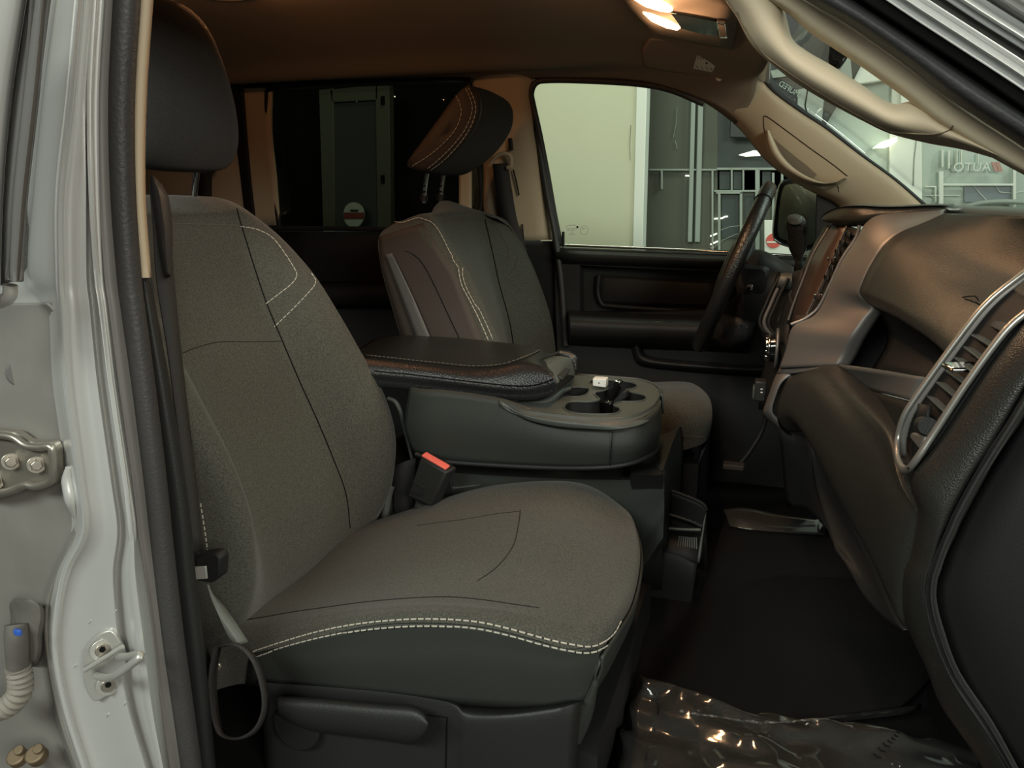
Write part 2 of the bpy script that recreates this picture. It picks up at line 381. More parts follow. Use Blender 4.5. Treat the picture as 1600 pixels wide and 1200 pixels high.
# --- rear left door
rd = root('door_2', P(560, 450, .74), 'dark rear door on the driver side seen between the front seats', 'door', kind='structure')
net('panel', [[P(u, v, .765) for u in (430, 530, 640, 760, 842)] for v in (362, 430, 500, 600, 720)], 'plastic_dark', rd, 2, 2, thick=.02)
net('armrest', [[P(u, v, y) for u in (440, 540, 660, 780)] for v, y in ((440, .755), (450, .715), (470, .715), (482, .755))], 'plastic_dark', rd, 2, 2, thick=.006)
tube('sill_strip', [P(432, 357, .755), P(520, 357, .755), P(640, 359, .755), P(760, 361, .755)], .008, 'plastic_dark', rd)
net('window_pane', [[P(416, 140, .68), P(560, 128, .68), P(745, 128, .68)], [P(424, 250, .73), P(560, 246, .73), P(760, 246, .73)], [P(436, 356, .77), P(580, 358, .77), P(790, 360, .77)]], 'glass_dark', rd, 3, 3, thick=.003)
tube('window_frame', [P(u, v, y) for u, v, y in ((436, 356, .765), (428, 290, .745), (420, 205, .71), (417, 155, .68), (426, 138, .672), (500, 130, .67), (620, 124, .67), (700, 122, .67), (733, 130, .675), (741, 190, .70), (748, 250, .73), (753, 310, .75), (748, 330, .755))], .0075, 'plastic_dark', rd)
net('frame_post', [[P(u, v, y) for u in (717, 726, 736)] for v, y in ((262, .735), (285, .74), (316, .75), (350, .76))], 'tan', rd, 2, 2, thick=.01)

# --- far B pillar
bp_ = net('trim_4', [[P(u, v, y) for u, v, y in r] for r in (
    ((736, 105, .665), (758, 108, .65), (793, 110, .645), (813, 114, .65), (834, 118, .672)), ((738, 128, .67), (760, 132, .655), (795, 134, .648), (815, 140, .655), (832, 145, .675)),
    ((746, 200, .69), (766, 200, .672), (803, 200, .664), (820, 200, .67), (834, 204, .69)),
    ((755, 262, .72), (775, 262, .695), (812, 262, .687), (831, 262, .693), (845, 262, .71)),
    ((755, 320, .74), (770, 325, .715), (822, 322, .707), (843, 320, .713), (856, 320, .73)),
    ((762, 375, .755), (790, 376, .73), (832, 376, .722), (850, 375, .728), (864, 375, .745)))], 'tan', None, 5, 4, thick=.01)
tag(bp_, 'tan middle pillar trim behind the driver window', 'pillar trim', kind='structure')
net('lower_trim', [[P(u, v, y) for u in (770, 800, 835, 853, 874)] for v, y in ((377, .735), (440, .74), (520, .745), (640, .745))], 'plastic_dark', bp_, 3, 3, thick=.01)
tube('door_seal', [P(u, v, .70) for u, v in ((828, 138), (838, 200), (848, 262), (858, 320), (869, 378), (878, 450), (884, 540))], .008, 'rubber', bp_)
dbelt = root('seat_belt', P(790, 262, .66), 'black driver seat belt running down the tan middle pillar', 'seat belt', 'seat belts')
ribbon('webbing', [P(769, 256, .665), P(775, 300, .67), P(783, 340, .675), P(800, 390, .68), P(812, 440, .685)], [P(793, 255, .665), P(800, 300, .67), P(808, 345, .675), P(822, 390, .68), P(832, 440, .685)], 'webbing', dbelt, thick=.003)
tube('belt_guide', [P(768, 254, .66), P(776, 244, .65), P(788, 240, .645), P(798, 244, .645), P(799, 258, .65), P(793, 262, .655)], .006, 'tan', dbelt)
line('height_slot', [P(797, 216, .66), P(799, 235, .66)], .006, 'plastic_dark', bp_)
line('trim_slot', [P(802, 265, .674), P(807, 285, .682), P(811, 305, .69)], .0022, 'plastic_dark', bp_)
line('trim_slot', [P(816, 350, .703), P(817, 362, .707), P(818, 376, .712)], .0022, 'plastic_dark', bp_)

# ------------------------------------------------------------------ driver door
dd = root('door_1', P(1050, 500, .74), 'black driver door with storage pockets below the clear window', 'door', kind='structure')
DY = .715
outer = [(866, 388), (1000, 393), (1130, 398), (1300, 405), (1300, 960), (1000, 940), (880, 900)]
pocket = loopspl([(906, 414), (1000, 419), (1128, 424), (1132, 480), (1010, 486), (906, 490)], 4)
holes('panel', [P(u, v, DY) for u, v in outer], [[P(u, v, DY) for u, v in [(906, 414), (960, 417), (1128, 424), (1132, 484), (1010, 488), (906, 490)]]], (0, .055, 0), 'plastic', dd)
net('pocket_insert', [[P(u, v, y) for u, v, y in r] for r in (
    ((931, 431, .775), (945, 430, .765), (1040, 436, .765), (1130, 441, .765)),
    ((931, 455, .775), (943, 455, .76), (1040, 458, .76), (1130, 461, .76)),
    ((931, 474, .775), (945, 475, .765), (1040, 479, .765), (1130, 482, .765)))], 'plastic', dd, 3, 3, thick=.01)
tube('pocket_rim', [P(936, 430, .752), P(934, 455, .752), P(940, 474, .752), (P(955, 478, .752)), P(1040, 484, .752), P(1130, 488, .752)], .007, 'plastic', dd)
net('upper_roll', [[P(u, v, y) for u, v in r] for r, y in ((((868, 386), (1000, 391), (1130, 396), (1260, 403)), .745), (((868, 394), (1000, 399), (1130, 404), (1260, 411)), .690), (((868, 404), (1000, 410), (1130, 415), (1260, 421)), .690), (((868, 412), (1000, 417), (1130, 422), (1260, 428)), .715))], 'plastic', dd, 4, 3, thick=.006)
loft('armrest', [[P(u, v-6, .72), P(u, v-2, .66), P(u+1, v+8, .625), P(u+2, v+26, .625), P(u+1, v+38, .66), P(u, v+42, .72)] for u, v in ((890, 493), (896, 494), (960, 497), (1040, 500), (1100, 502), (1160, 505))], 'plastic', dd, 2, 4)
sw = slab('window_switch', [P(u, v, .645) for u, v in ((1008, 500), (1075, 502), (1066, 511), (1002, 508))], (0, .004, -.012), 'plastic_dark', dd, .002)
box('switch_key', P(1036, 504, .64), (.055, .012, .006), 'black_gloss', sw, bevel=.002)
lowp = [(985, 532), (1000, 528), (1180, 536), (1180, 590), (1010, 578), (990, 570)]
net('lower_pocket', [[P(u, v, y) for u, v, y in r] for r in (
    ((984, 528, .712), (990, 560, .712), (1002, 572, .712), (1040, 578, .712), (1120, 585, .712), (1200, 590, .712)),
    ((990, 528, .685), (996, 556, .685), (1008, 566, .685), (1044, 571, .685), (1120, 577, .685), (1200, 582, .685)),
    ((996, 528, .690), (1002, 552, .690), (1014, 560, .690), (1046, 565, .690), (1120, 571, .690), (1200, 576, .690)),
    ((1000, 528, .712), (1006, 550, .712), (1018, 557, .712), (1048, 561, .712), (1120, 567, .712), (1200, 572, .712)))], 'plastic', dd, 4, 3, thick=.004)
tube('sill_strip', [P(u, v, .752) for u, v in ((872, 383), (1000, 388), (1120, 393), (1260, 401))], .0042, 'chrome', dd, rb=.0042)
tube('lock_knob', [P(880, 386, .745), P(880, 375, .745), P(880, 362, .745)], .0042, 'plastic_dark', dd, seg=10)
wp = net('window_pane', [[P(u, v, y) for u, v, y in r] for r in (
    ((833, 118, .674), (920, 114, .674), (1010, 118, .674), (1100, 150, .684), (1180, 190, .70)),
    ((840, 230, .71), (920, 230, .71), (1010, 230, .71), (1110, 240, .715), (1230, 262, .72)),
    ((862, 310, .735), (940, 310, .735), (1020, 312, .735), (1130, 318, .735), (1280, 330, .735)),
    ((872, 388, .755), (960, 390, .755), (1050, 394, .755), (1160, 400, .755), (1320, 410, .755)))], 'glass', dd, 4, 4, thick=.003)
tube('window_seal', [P(u, v, y) for u, v, y in ((876, 384, .752), (866, 335, .735), (855, 272, .715), (843, 210, .695), (833, 165, .68), (830, 145, .673), (838, 129, .668), (860, 125, .666), (920, 126, .666), (1000, 131, .666), (1050, 141, .672), (1100, 162, .68))], .0085, 'rubber', dd)
net('rear_frame', [[P(u, v, y) for u, v, y in r] for r in (
    ((822, 150, .69), (828, 150, .68), (831, 150, .68)), ((833, 210, .70), (840, 210, .69), (844, 210, .69)),
    ((846, 280, .72), (852, 280, .71), (856, 280, .71)), ((858, 345, .74), (864, 345, .73), (868, 345, .73)), ((864, 385, .75), (872, 385, .74), (877, 385, .74)))], 'plastic_dark', dd, 3, 3, thick=.01)
slab('mirror_sail', [P(u, v, .715) for u, v in ((1276, 296), (1300, 308), (1330, 326), (1330, 400), (1272, 400))], (0, .02, 0), 'plastic_dark', dd, .003)
# printed markings on the pane
pt = bvh(wp)
mkr = root('pane_print', P(895, 360, .74), None)
mkr.parent = dd; mkr.matrix_parent_inverse = Matrix.Translation(-LOC[dd.name]); 
def mark(uvs, r=.0005):
    for a, b in uvs: line('print_line', onto(pt, [a, b], .002, 1), r, 'seam', mkr, 4)
mark([((884, 353), (887, 353)), ((888, 351.8), (900, 351.8)), ((885.5, 357.2), (892, 357.2)), ((894, 357.4), (902, 357.6)), ((886, 359.3), (891, 359.3)), ((893, 359.5), (897, 359.5)), ((893.5, 361.5), (894.5, 364)), ((889, 366), (898, 365.4))])
line('print_ring', onto(pt, [(913+6.5*math.cos(a*.5236), 359.5+7*math.sin(a*.5236)) for a in range(13)], .002, 1), .00035, 'seam', mkr, 4)
mark([((910, 357.4), (914, 357.4))], .0007)
sq = [(901, 353), (904, 353), (904, 356), (901, 356)]
slab('print_block', onto(pt, sq, .003, 1)[:4], (0, .0008, 0), 'seam', mkr, 0)

# outside mirror beyond the driver window
om = root('side_mirror', P(1255, 330, .95), 'black side mirror outside the driver window', 'mirror')
mo = spl([Vector((u, v, 0)) for u, v in ((1216, 290), (1232, 280), (1262, 282), (1290, 292), (1300, 330), (1290, 375), (1262, 392), (1225, 383), (1208, 372), (1208, 340))], 4, True)
loft('housing', [[P(1250+(p.x-1250)*s, 335+(p.y-335)*s, y) for p in mo] for s, y in ((.80, 1.02), (.96, 1.01), (1, .985), (.99, .955), (.93, .945))], 'black_gloss', om, 1, 1)
slab('mirror_glass', [P(1250+(p.x-1250)*.80, 335+(p.y-335)*.86, .943) for p in mo], (0, .002, 0), 'mirror', om, 0)
tube('lower_rim', [P(u, v, .94) for u, v in ((1209, 374), (1225, 383), (1262, 391))], .003, 'chrome', om)
tube('mount_arm', [P(1290, 380, .96), P(1310, 385, .88), P(1320, 385, .80)], .02, 'plastic_dark', om)

# ------------------------------------------------------------------ far A pillar with grab handle
fa = net('trim_1', [[P(l[0], l[1], .705), P(l[0]*.82+r[0]*.18, l[1]*.82+r[1]*.18, .665), P(.5*(l[0]+r[0]), .5*(l[1]+r[1]), .638), P(l[0]*.15+r[0]*.85, l[1]*.15+r[1]*.85, .625), P(r[0], r[1], .632)] for l, r in (
    ((1085, 150), (1178, 100)), ((1130, 180), (1183, 112)), ((1160, 207), (1205, 140)), ((1187, 241), (1250, 174)), ((1210, 263), (1290, 199)), ((1243, 286), (1345, 240)), ((1272, 302), (1400, 280)), ((1300, 315), (1432, 308)), ((1318, 330), (1450, 326)))], 'tan', None, 5, 4, thick=.012)
tag(fa, 'tan windshield pillar trim on the driver side', 'pillar trim', kind='structure')
tf = bvh(fa)
gh = loft('grab_handle', [[P(u+a, v+b, y) for a, b, y in ((-wd, 0, .640), (-wd*.4, -wd*.25, .612), (wd*.5, -wd*.35, .612), (wd, 0, .640), (wd*.4, wd*.5, .655), (-wd*.5, wd*.5, .655))] for u, v, wd in ((1199, 205, 4), (1203, 222, 8), (1212, 243, 10), (1228, 262, 11), (1250, 277, 11), (1276, 288, 11), (1298, 289, 9), (1318, 280, 5))], 'tan', fa, 4, 3)
cav = slab('handle_recess', [p for p in onto(tf, [(1207, 214), (1216, 222), (1240, 242), (1262, 259), (1277, 273), (1272, 277), (1258, 277), (1240, 268), (1222, 250), (1211, 234)], .0015, 1)], (0, .003, 0), 'headliner', fa, 0)
line('panel_gap', onto(tf, [(1193, 182), (1200, 183), (1230, 205), (1265, 231), (1300, 256), (1324, 275)], .0006, 4), .0011, 'seam', fa)
line('panel_gap', onto(tf, [(1193, 182), (1194, 200), (1200, 225)], .0006, 4), .0009, 'seam', fa)
line('panel_gap', onto(tf, [(1181, 113), (1160, 140), (1137, 166), (1128, 178)], .0006, 3), .0009, 'seam', fa)
line('panel_gap', onto(tf, [(1300, 285), (1309, 291), (1311, 300)], .0006, 3), .0007, 'seam', fa)
ribbon('glass_border', [P(u, v, .628) for u, v in ((1181, 110), (1205, 140), (1250, 173), (1290, 199), (1345, 241), (1400, 281), (1450, 325))], [P(u, v, .64) for u, v in ((1200, 98), (1216, 138), (1258, 172), (1297, 199), (1350, 241), (1404, 281), (1455, 325))], 'plastic_dark', fa, thick=.003)

# windshield
ws = net('window_1', [[Vector((x, y, z)) for x, y, z in r] for r in (
    ((-.06, .64, 1.145), (.02, .35, 1.165), (.04, 0, 1.17), (.02, -.35, 1.165), (-.06, -.69, 1.10)),
    ((.15, .64, 1.00), (.24, .35, 1.01), (.27, 0, 1.015), (.24, -.35, 1.01), (.15, -.74, .97)),
    ((.36, .65, .825), (.47, .35, .82), (.50, 0, .82), (.47, -.35, .82), (.36, -.76, .82)))], 'glass', None, 4, 4, thick=.004)
tag(ws, 'clear windshield above the dashboard', 'windshield', kind='structure')

# ------------------------------------------------------------------ near A pillar with grab handle (top of the picture, right)
na = net('trim_2', [[P(u0, v0, -.738), P(u0*.65+u1*.35, v0*.65+v1*.35, -.740), P(u0*.25+u1*.75, v0*.25+v1*.75, -.739), P(u1, v1, -.730)] for u0, v0, u1, v1 in (
    (1165, -62, 1110, -42), (1258, 0, 1214, 10), (1320, 34, 1264, 50), (1405, 93, 1345, 104), (1470, 143, 1418, 156), (1520, 180, 1462, 192), (1600, 232, 1560, 252), (1680, 290, 1660, 305), (1790, 366, 1780, 374), (1900, 440, 1895, 446))], 'tan', None, 5, 4, thick=.018)
tag(na, 'tan windshield pillar trim beside the open passenger door', 'pillar trim', kind='structure')
hs = []
for lo, hi in (((1110, -30), (1175, -50)), ((1148, 22), (1216, 0)), ((1176, 72), (1228, 30)), ((1220, 112), (1238, 62)), ((1255, 137), (1262, 82)), ((1292, 159), (1300, 104)), ((1348, 189), (1350, 136)), ((1391, 209), (1394, 163)), ((1450, 224), (1430, 161)), ((1500, 233), (1470, 190)), ((1545, 245), (1530, 222)), ((1606, 265), (1590, 255))):
    L, H = Vector((lo[0], lo[1], 0)), Vector((hi[0], hi[1], 0))
    def q(t, y): p = L.lerp(H, t); return P(p.x, p.y, y)
    hs.append([q(0, -.712), q(.12, -.726), q(.40, -.737), q(.75, -.736), q(1, -.722), q(.98, -.700), q(.6, -.672), q(.15, -.674)])
nh = loft('grab_handle', hs, 'tan', na, 5, 3)
tn_ = bvh(nh, na)
line('panel_gap', onto(tn_, [(1152, 18), (1162, 38), (1190, 80), (1225, 108), (1292, 152), (1350, 185), (1388, 204), (1420, 208), (1460, 209), (1482, 204), (1489, 196)], .0002, 6), .0005, 'rust', na)
# seal and painted frame above it
net('door_seal', [[P(u0, v0, -.752), P(u0*.7+u1*.3, v0*.7+v1*.3, -.772), P(u0*.3+u1*.7, v0*.3+v1*.7, -.775), P(u1, v1, -.76)] for u0, v0, u1, v1 in (
    (1160, -70, 1230, -75), (1258, 0, 1340, 0), (1320, 36, 1390, 33), (1405, 95, 1452, 74), (1490, 160, 1530, 126), (1600, 230, 1630, 192), (1680, 290, 1720, 252), (1790, 366, 1830, 322), (1900, 440, 1940, 394))], 'rubber', na, 5, 4, thick=.01)
def edge(u0, k): return [(u0-125, -85), (u0, 0), (u0+90, 90*k), (u0+180, 180*k), (u0+280, 280*k+4), (u0+400, 400*k+8), (u0+560, 560*k+12)]
for nm, e0, e1, y0, m_ in (
    ('roof_gap', edge(1337, .655), edge(1347, .655), -.770, 'seam'),
    ('roof_flange', edge(1346, .655), edge(1411, .65), -.785, 'jamb_grey'),
    ('roof_lip', edge(1409, .65), edge(1424, .65), -.800, 'paint'),
    ('roof_channel', edge(1422, .65), edge(1494, .64), -.792, 'jamb_grey'),
    ('roof_step', edge(1492, .64), edge(1521, .63), -.806, 'paint'),
    ('roof_groove', edge(1519, .63), edge(1563, .62), -.800, 'jamb_grey'),
    ('roof_rail', edge(1561, .62), edge(1640, .60), -.820, 'paint')):
    net(nm, [[P(a[0], a[1], y0+.010), P((a[0]+b[0])/2, (a[1]+b[1])/2, y0), P(b[0], b[1], y0+.004)] for a, b in zip(e0, e1)], m_, na, 4, 4, thick=.008)

# side rail over the open door and the outer roof skin (above the frame)
net('roof_side_rail', [[Vector((x, y, z)) for y, z in ((-.66, 1.135), (-.70, 1.125), (-.735, 1.14), (-.76, 1.17), (-.74, 1.20))] for x in (-2.2, -1.5, -.9, -.5, -.22)]+[[Vector((-.12, y, z-.05)) for y, z in ((-.66, 1.12), (-.70, 1.115), (-.735, 1.13), (-.76, 1.155), (-.74, 1.18))]], 'tan', na, 4, 4, thick=.012)
rsk = net('roof', [[Vector((x, y, z+dz)) for y, z in ((-.77, 1.175), (-.62, 1.235), (-.3, 1.285), (0, 1.295), (.3, 1.285), (.60, 1.235), (.76, 1.165))] for x, dz in ((-2.3, 0), (-1.6, .01), (-.9, .005), (-.45, -.015), (-.15, -.07), (-.02, -.11))], 'paint', None, 4, 4, thick=.004)
tag(rsk, 'silver painted roof skin over the cab', 'roof', kind='structure')
# ------------------------------------------------------------------ near B pillar (silver, left edge of the picture)
VS = [-60, 0, 150, 300, 430, 480, 600, 750, 830, 900, 1000, 1100, 1200, 1280]
CA = [100, 90, 70, 55, 48, 44, 40, 40, 40, 40, 40, 40, 50, 60]
CB = [130, 122, 108, 92, 92, 96, 104, 124, 131, 101, 88, 104, 135, 162]
CC = [152, 149, 137, 137, 138, 143, 155, 176, 186, 179, 187, 201, 230, 250]
CE = [158, 153, 145, 146, 151, 157, 171, 193, 204, 199, 210, 224, 248, 268]
CF = [160, 156, 148, 151, 160, 167, 182, 204, 213, 224, 238, 249, 262, 276]
CG = [186, 183, 175, 178, 187, 193, 211, 229, 238, 247, 258, 273, 290, 300]
CH = [216, 213, 205, 206, 216, 222, 237, 256, 264, 271, 284, 297, 308, 317]
CI = [244, 240, 230, 228, 237, 244, 266, 290, 300, 306, 318, 328, 338, 346]
rows_ = []
for i, v in enumerate(VS):
    upper = v < 450
    yb = -.886
    rows_.append([P(-120 if not upper else CA[i]-14, v, -.838), P(CA[i]-6, v, -.842 if not upper else -.846), P(CA[i] if upper else CB[i]-26, v, -.868 if upper else -.848), P(CB[i]-9, v, -.880), P(CB[i], v, yb), P(CB[i]+8, v, -.879), P((CB[i]+CC[i])/2, v, -.872), P(CC[i]-3, v, -.869), P(CC[i]+1, v, -.852), P(CC[i]+5, v, -.852), P(CE[i]-3, v, -.866), P((CE[i]+CF[i])/2, v, -.868), P(CF[i], v, -.850), P(CF[i]+6, v, -.842), P((CF[i]+CG[i])/2, v, -.838), P(CG[i], v, -.838), P(CG[i]+6, v, -.82)])
bpil = net('trim_5', rows_, 'paint', None, 8, 3, thick=.006, angle=60)
tag(bpil, 'silver painted door pillar beside the passenger seat', 'door pillar', kind='structure')
net('flange_strip', [[P(CF[i]+3, v, -.848), P((CF[i]+CG[i])/2, v, -.843), P(CG[i]+2, v, -.842)] for i, v in enumerate(VS)], 'flange', bpil, 8, 3, thick=.003)
tube('door_seal', [P((CG[i]+CH[i])/2, v, -.833) for i, v in enumerate(VS)], [.0118]*len(VS), 'rubber', bpil, k=8, seg=14)
net('inner_trim', [[P(CH[i]-6, v, -.812), P(CH[i]*.6+CI[i]*.4, v, -.815), P(CI[i]-2, v, -.805), P(CI[i], v, -.77)] for i, v in list(enumerate(VS))[:4]+[(4, 434)]], 'tan', bpil, 6, 4, thick=.012)
net('lower_inner_trim', [[P(CH[i]-6, v, -.810), P(CH[i]*.6+CI[i]*.4, v, -.814), P(CI[i]-2, v, -.800), P(CI[i], v, -.76)] for i, v in [(4, 436)]+list(enumerate(VS))[5:]], 'plastic', bpil, 6, 4, thick=.012)
tb = bvh(bpil)
def bp_pt(u, v, off=0): return onto(tb, [(u, v)], off, 1)[0]
NB = (P(100, 600, -.9)-P(100, 600, -.8)).normalized()*.35+Vector((.75, -.55, 0)); NB.normalize()
# round plug
pg = disc('body_plug', bp_pt(35, 582, .0), NB, .016, .004, 'rubber_grey', bpil, 24, .0015)
disc('plug_centre', bp_pt(35, 582, .0)+NB*.0035, NB, .010, .002, 'paint_dirty', pg, 20, .001, .0085)
# upper hinge bracket with bolts
hb_uv = [(-60, 668), (0, 672), (22, 675), (40, 688), (55, 691), (80, 690), (86, 700), (88, 745), (82, 758), (55, 766), (40, 764), (15, 775), (-10, 781), (-60, 782)]
hbp = [P(u, v, -.868) for u, v in hb_uv]
hinge = slab('door_hinge', hbp, (0, .012, 0), 'steel', bpil, .003)
tube('hinge_lip', [P(u, v, -.874) for u, v in ((-40, 676), (0, 680), (22, 684), (40, 696), (60, 699), (78, 698), (82, 707), (83, 742), (76, 754), (55, 760), (38, 758), (12, 768), (-30, 774))], .0042, 'steel', hinge, k=4)
for u, v in ((17, 721), (57, 726), (-8, 752)):
    disc('bolt_washer', P(u, v, -.872), NB, .0095, .002, 'steel', hinge, 20, .0006)
    disc('bolt_head', P(u, v, -.8735), NB, .0068, .006, 'steel', hinge, 6, .0008, .0058)
# raised tab on pillar
tube('ridge_tab', [bp_pt(110, 730, .002), bp_pt(112, 750, .004), bp_pt(117, 780, .004), bp_pt(119, 808, .001)], [.003, .006, .006, .002], 'paint', bpil, k=4)
# wiring connector and boot
wc = loft('wiring_connector', [[P(u+a*s, v+b, y) for a, b, y in ((-1, 0, -.86), (-.75, -4, -.885), (.7, 0, -.888), (1, 6, -.865), (.8, 8, -.85), (-.8, 4, -.85))] for u, v, s in ((38, 938, 18), (42, 946, 27), (44, 966, 27), (40, 990, 27), (42, 1012, 24), (46, 1030, 14), (46, 1034, 6))], 'connector', bpil, 4, 3)
wn = tube('connector_neck', [P(26, 975, -.895), P(26, 1000, -.900), P(28, 1040, -.900)], [.012, .0125, .0115], 'connector', wc, seg=14)
box('connector_clip', P(28, 988, -.9125), (.009, .004, .007), 'blue_clip', wn, bevel=.001)
bo = spl([P(28, 1042, -.90), P(32, 1062, -.90), P(30, 1083, -.902), (P(14, 1102, -.905)), P(-8, 1108, -.91), P(-40, 1100, -.92)], 10)
tube('wiring_boot', bo, [.0135 if i % 4 < 2 else .0108 for i in range(len(bo))], 'wire_boot', bpil, k=2, seg=14)
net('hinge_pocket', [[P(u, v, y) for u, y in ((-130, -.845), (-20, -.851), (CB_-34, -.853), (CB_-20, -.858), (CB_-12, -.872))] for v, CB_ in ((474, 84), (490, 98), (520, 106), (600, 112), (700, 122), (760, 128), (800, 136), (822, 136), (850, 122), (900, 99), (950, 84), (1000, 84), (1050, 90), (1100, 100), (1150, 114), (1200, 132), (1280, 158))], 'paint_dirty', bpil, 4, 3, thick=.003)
for u, v, h in ((32, 1178, .012), (62, 1176, .014)):
    b_ = disc('hinge_bolt', P(u, v+8, -.88), (.1, -.5, .85), .0115, h, 'rust', bpil, 18, .002)
    disc('bolt_tip', P(u, v-4, -.882), (.1, -.5, .85), .006, .006, 'rust', b_, 12, .001)
# striker
st_uv = spl([Vector((u, v, 0)) for u, v in ((168, 986), (178, 989), (190, 1008), (196, 1024), (195, 1050), (188, 1070), (172, 1085), (152, 1096), (143, 1093), (132, 1072), (129, 1040), (132, 1018), (150, 995))], 3, True)
so = Vector((0, 0, 0))
stk = slab('door_striker', [bp_pt(min(max(p.x, 131), 196), p.y, .001) if False else P(p.x, p.y, -.884+.016*(p.x-129)/67) for p in st_uv], (-.004, .006, 0), 'striker', bpil, .0015)
for u, v in ((160, 1015), (169, 1070)):
    disc('screw_seat', P(u, v, -.885+.016*(u-129)/67), NB, .0125, .0015, 'striker', stk, 24, .0005)
    sc_ = disc('screw_head', P(u, v, -.886+.016*(u-129)/67), NB, .0078, .003, 'steel', stk, 20, .0008)
    disc('screw_socket', P(u, v, -.8895+.016*(u-129)/67), NB, .0035, .0006, 'seam', sc_, 6, 0)
tube('striker_ridge', [P(133, 1047, -.889), P(160, 1030, -.884), P(192, 1010, -.877)], .0028, 'striker', stk)
tube('striker_loop', [P(152, 1056, -.885), P(162, 1059, -.905), P(178, 1057, -.920), P(200, 1042, -.924), P(219, 1026, -.924), P(214, 1023, -.916), P(200, 1026, -.896), P(186, 1026, -.877)], .0042, 'striker', stk, k=4, seg=12)
# little dents and drips in the paint
for u, v in ((138, 974), (178, 957), (166, 1120), (193, 1102), (115, 1043)):
    a = bp_pt(u, v, .0002); b = bp_pt(u+4, v-5, .0002); line('paint_drip', [a, (a+b)/2+Vector((0, -.0006, 0)), b], .0008, 'paint', bpil, 6)

# rear door edge beyond the pillar, swung open
rdo = root('rear_door', P(20, 200, -.95), 'silver rear door edge with grey weatherstrip left of the pillar', 'car door')
net('door_frame', [[P(-160, v, -1.0), P(u-36, v, -.97), P(u-4, v, -.955), P(u, v, -.935)] for u, v in ((50, -60), (42, 0), (19, 150), (6, 290), (2, 400), (0, 470))], 'paint', rdo, 4, 4, thick=.01)
net('weatherstrip', [[P(u, v, -.945), P(u*.6+w_*.4, v, -.958), P(w_-6, v, -.955), P(w_, v, -.93)] for u, w_, v in ((52, 85, -60), (43, 76, 0), (20, 62, 150), (7, 46, 290), (4, 40, 360), (4, 34, 440))], 'rubber_grey', rdo, 4, 4, thick=.01)
tube('frame_corner', [P(-20, 478, -.94), P(4, 470, -.94), P(15, 462, -.94), P(16, 445, -.94)], .006, 'striker', rdo, k=5)
# ================================================================== PASSENGER SEAT (near)
ps = root('passenger_seat', (-.45, -.42, .06), 'grey cloth front passenger seat nearest the open door', 'car seat', 'front bucket seats')
CY = -.40
seam_in = [(372, 328), (375, 345), (395, 410), (415, 470), (440, 530), (470, 600), (495, 655), (520, 715), (540, 770), (548, 835), (552, 900)]
bol_in = [(398, 341), (440, 372), (487, 425), (525, 485), (563, 552), (595, 610), (614, 668), (617, 720), (607, 775), (578, 825), (560, 890)]
back_rows = []
SI = [P(u, v, -.27) for u, v in seam_in]; BI = [P(u, v, -.175) for u, v in bol_in]
def mir(p, dx=0): return Vector((p.x+dx, 2*CY-p.y, p.z))
for i, (s, b) in enumerate(zip(SI, BI)):
    th = .12 if i > 1 else .09+.02*i
    side = Vector((b.x-.045, b.y+.028, b.z+.004)); rear = Vector((min(s.x, b.x)-th, -.17-.03*(i < 2), s.z+.02))
    cen = Vector((s.x-.010, CY, s.z)); q = s.lerp(cen, .35); q.x -= .004
    if i >= 10:
        for q_ in (rear, side, b, s, cen, q): q_.x -= .035
    back_rows.append([rear, side, b, b.lerp(s, .45)+Vector((.012, 0, 0)), s, q, cen, mir(q), mir(s), mir(b.lerp(s, .45)+Vector((.012, 0, 0))), mir(b), mir(side), mir(rear)])
topc = [Vector((p.x-.055, CY+(p.y-CY)*.80, .846-.35*abs(p.y-CY)**2)) for p in back_rows[0]]
top1 = [p.lerp(q, .5)+Vector((-.002, 0, .012)) for p, q in zip(back_rows[0], topc)]
for r in (topc, top1):
    for p in r: p.z = min(p.z, .85)
bk = net('backrest', [topc, top1]+back_rows, 'cloth', ps, 5, 4, thick=0, angle=180)
rearr = [[Vector((r[0].x, r[0].y, r[0].z)), Vector((r[0].x-.03, CY, r[0].z)), Vector((r[-1].x, r[-1].y, r[-1].z))] for r in [topc, top1]+back_rows]
net('back_panel', rearr, 'plastic_dark', ps, 5, 3, thick=.004)
tbk = bvh(bk)
line('seam', onto(tbk, [(370, 326), (375, 345), (395, 410), (415, 470), (440, 530), (470, 600), (495, 655), (520, 715), (540, 770), (547, 825)], .0002, 6), .0012, 'seam', bk)
stitch('stitching', onto(tbk, [(262, 349), (300, 350), (340, 351), (373, 353)], .0006), 'thread_dim', bk, .0007, .007, .002)
stitch('stitching', onto(tbk, [(376, 354), (400, 358), (425, 371), (445, 396), (460, 420), (464, 430), (456, 443), (436, 459), (415, 475)], .0006), 'thread', bk, .0008, .008, .002)
stitch('stitching', onto(tbk, [(486, 427), (493, 438), (489, 449), (468, 472), (446, 494), (428, 511)], .0006), 'thread', bk, .0008, .007, .0025)
line('panel_seam', onto(tbk, [(285, 552), (310, 542), (345, 534), (395, 534), (440, 533)], .0001, 5), .0007, 'seam_soft', bk)
stitch('side_stitching', onto(tbk, [(314, 786), (317, 805), (321, 830), (325, 860)], .001, y=-.64), 'thread', bk, .0009, .0055, .003)

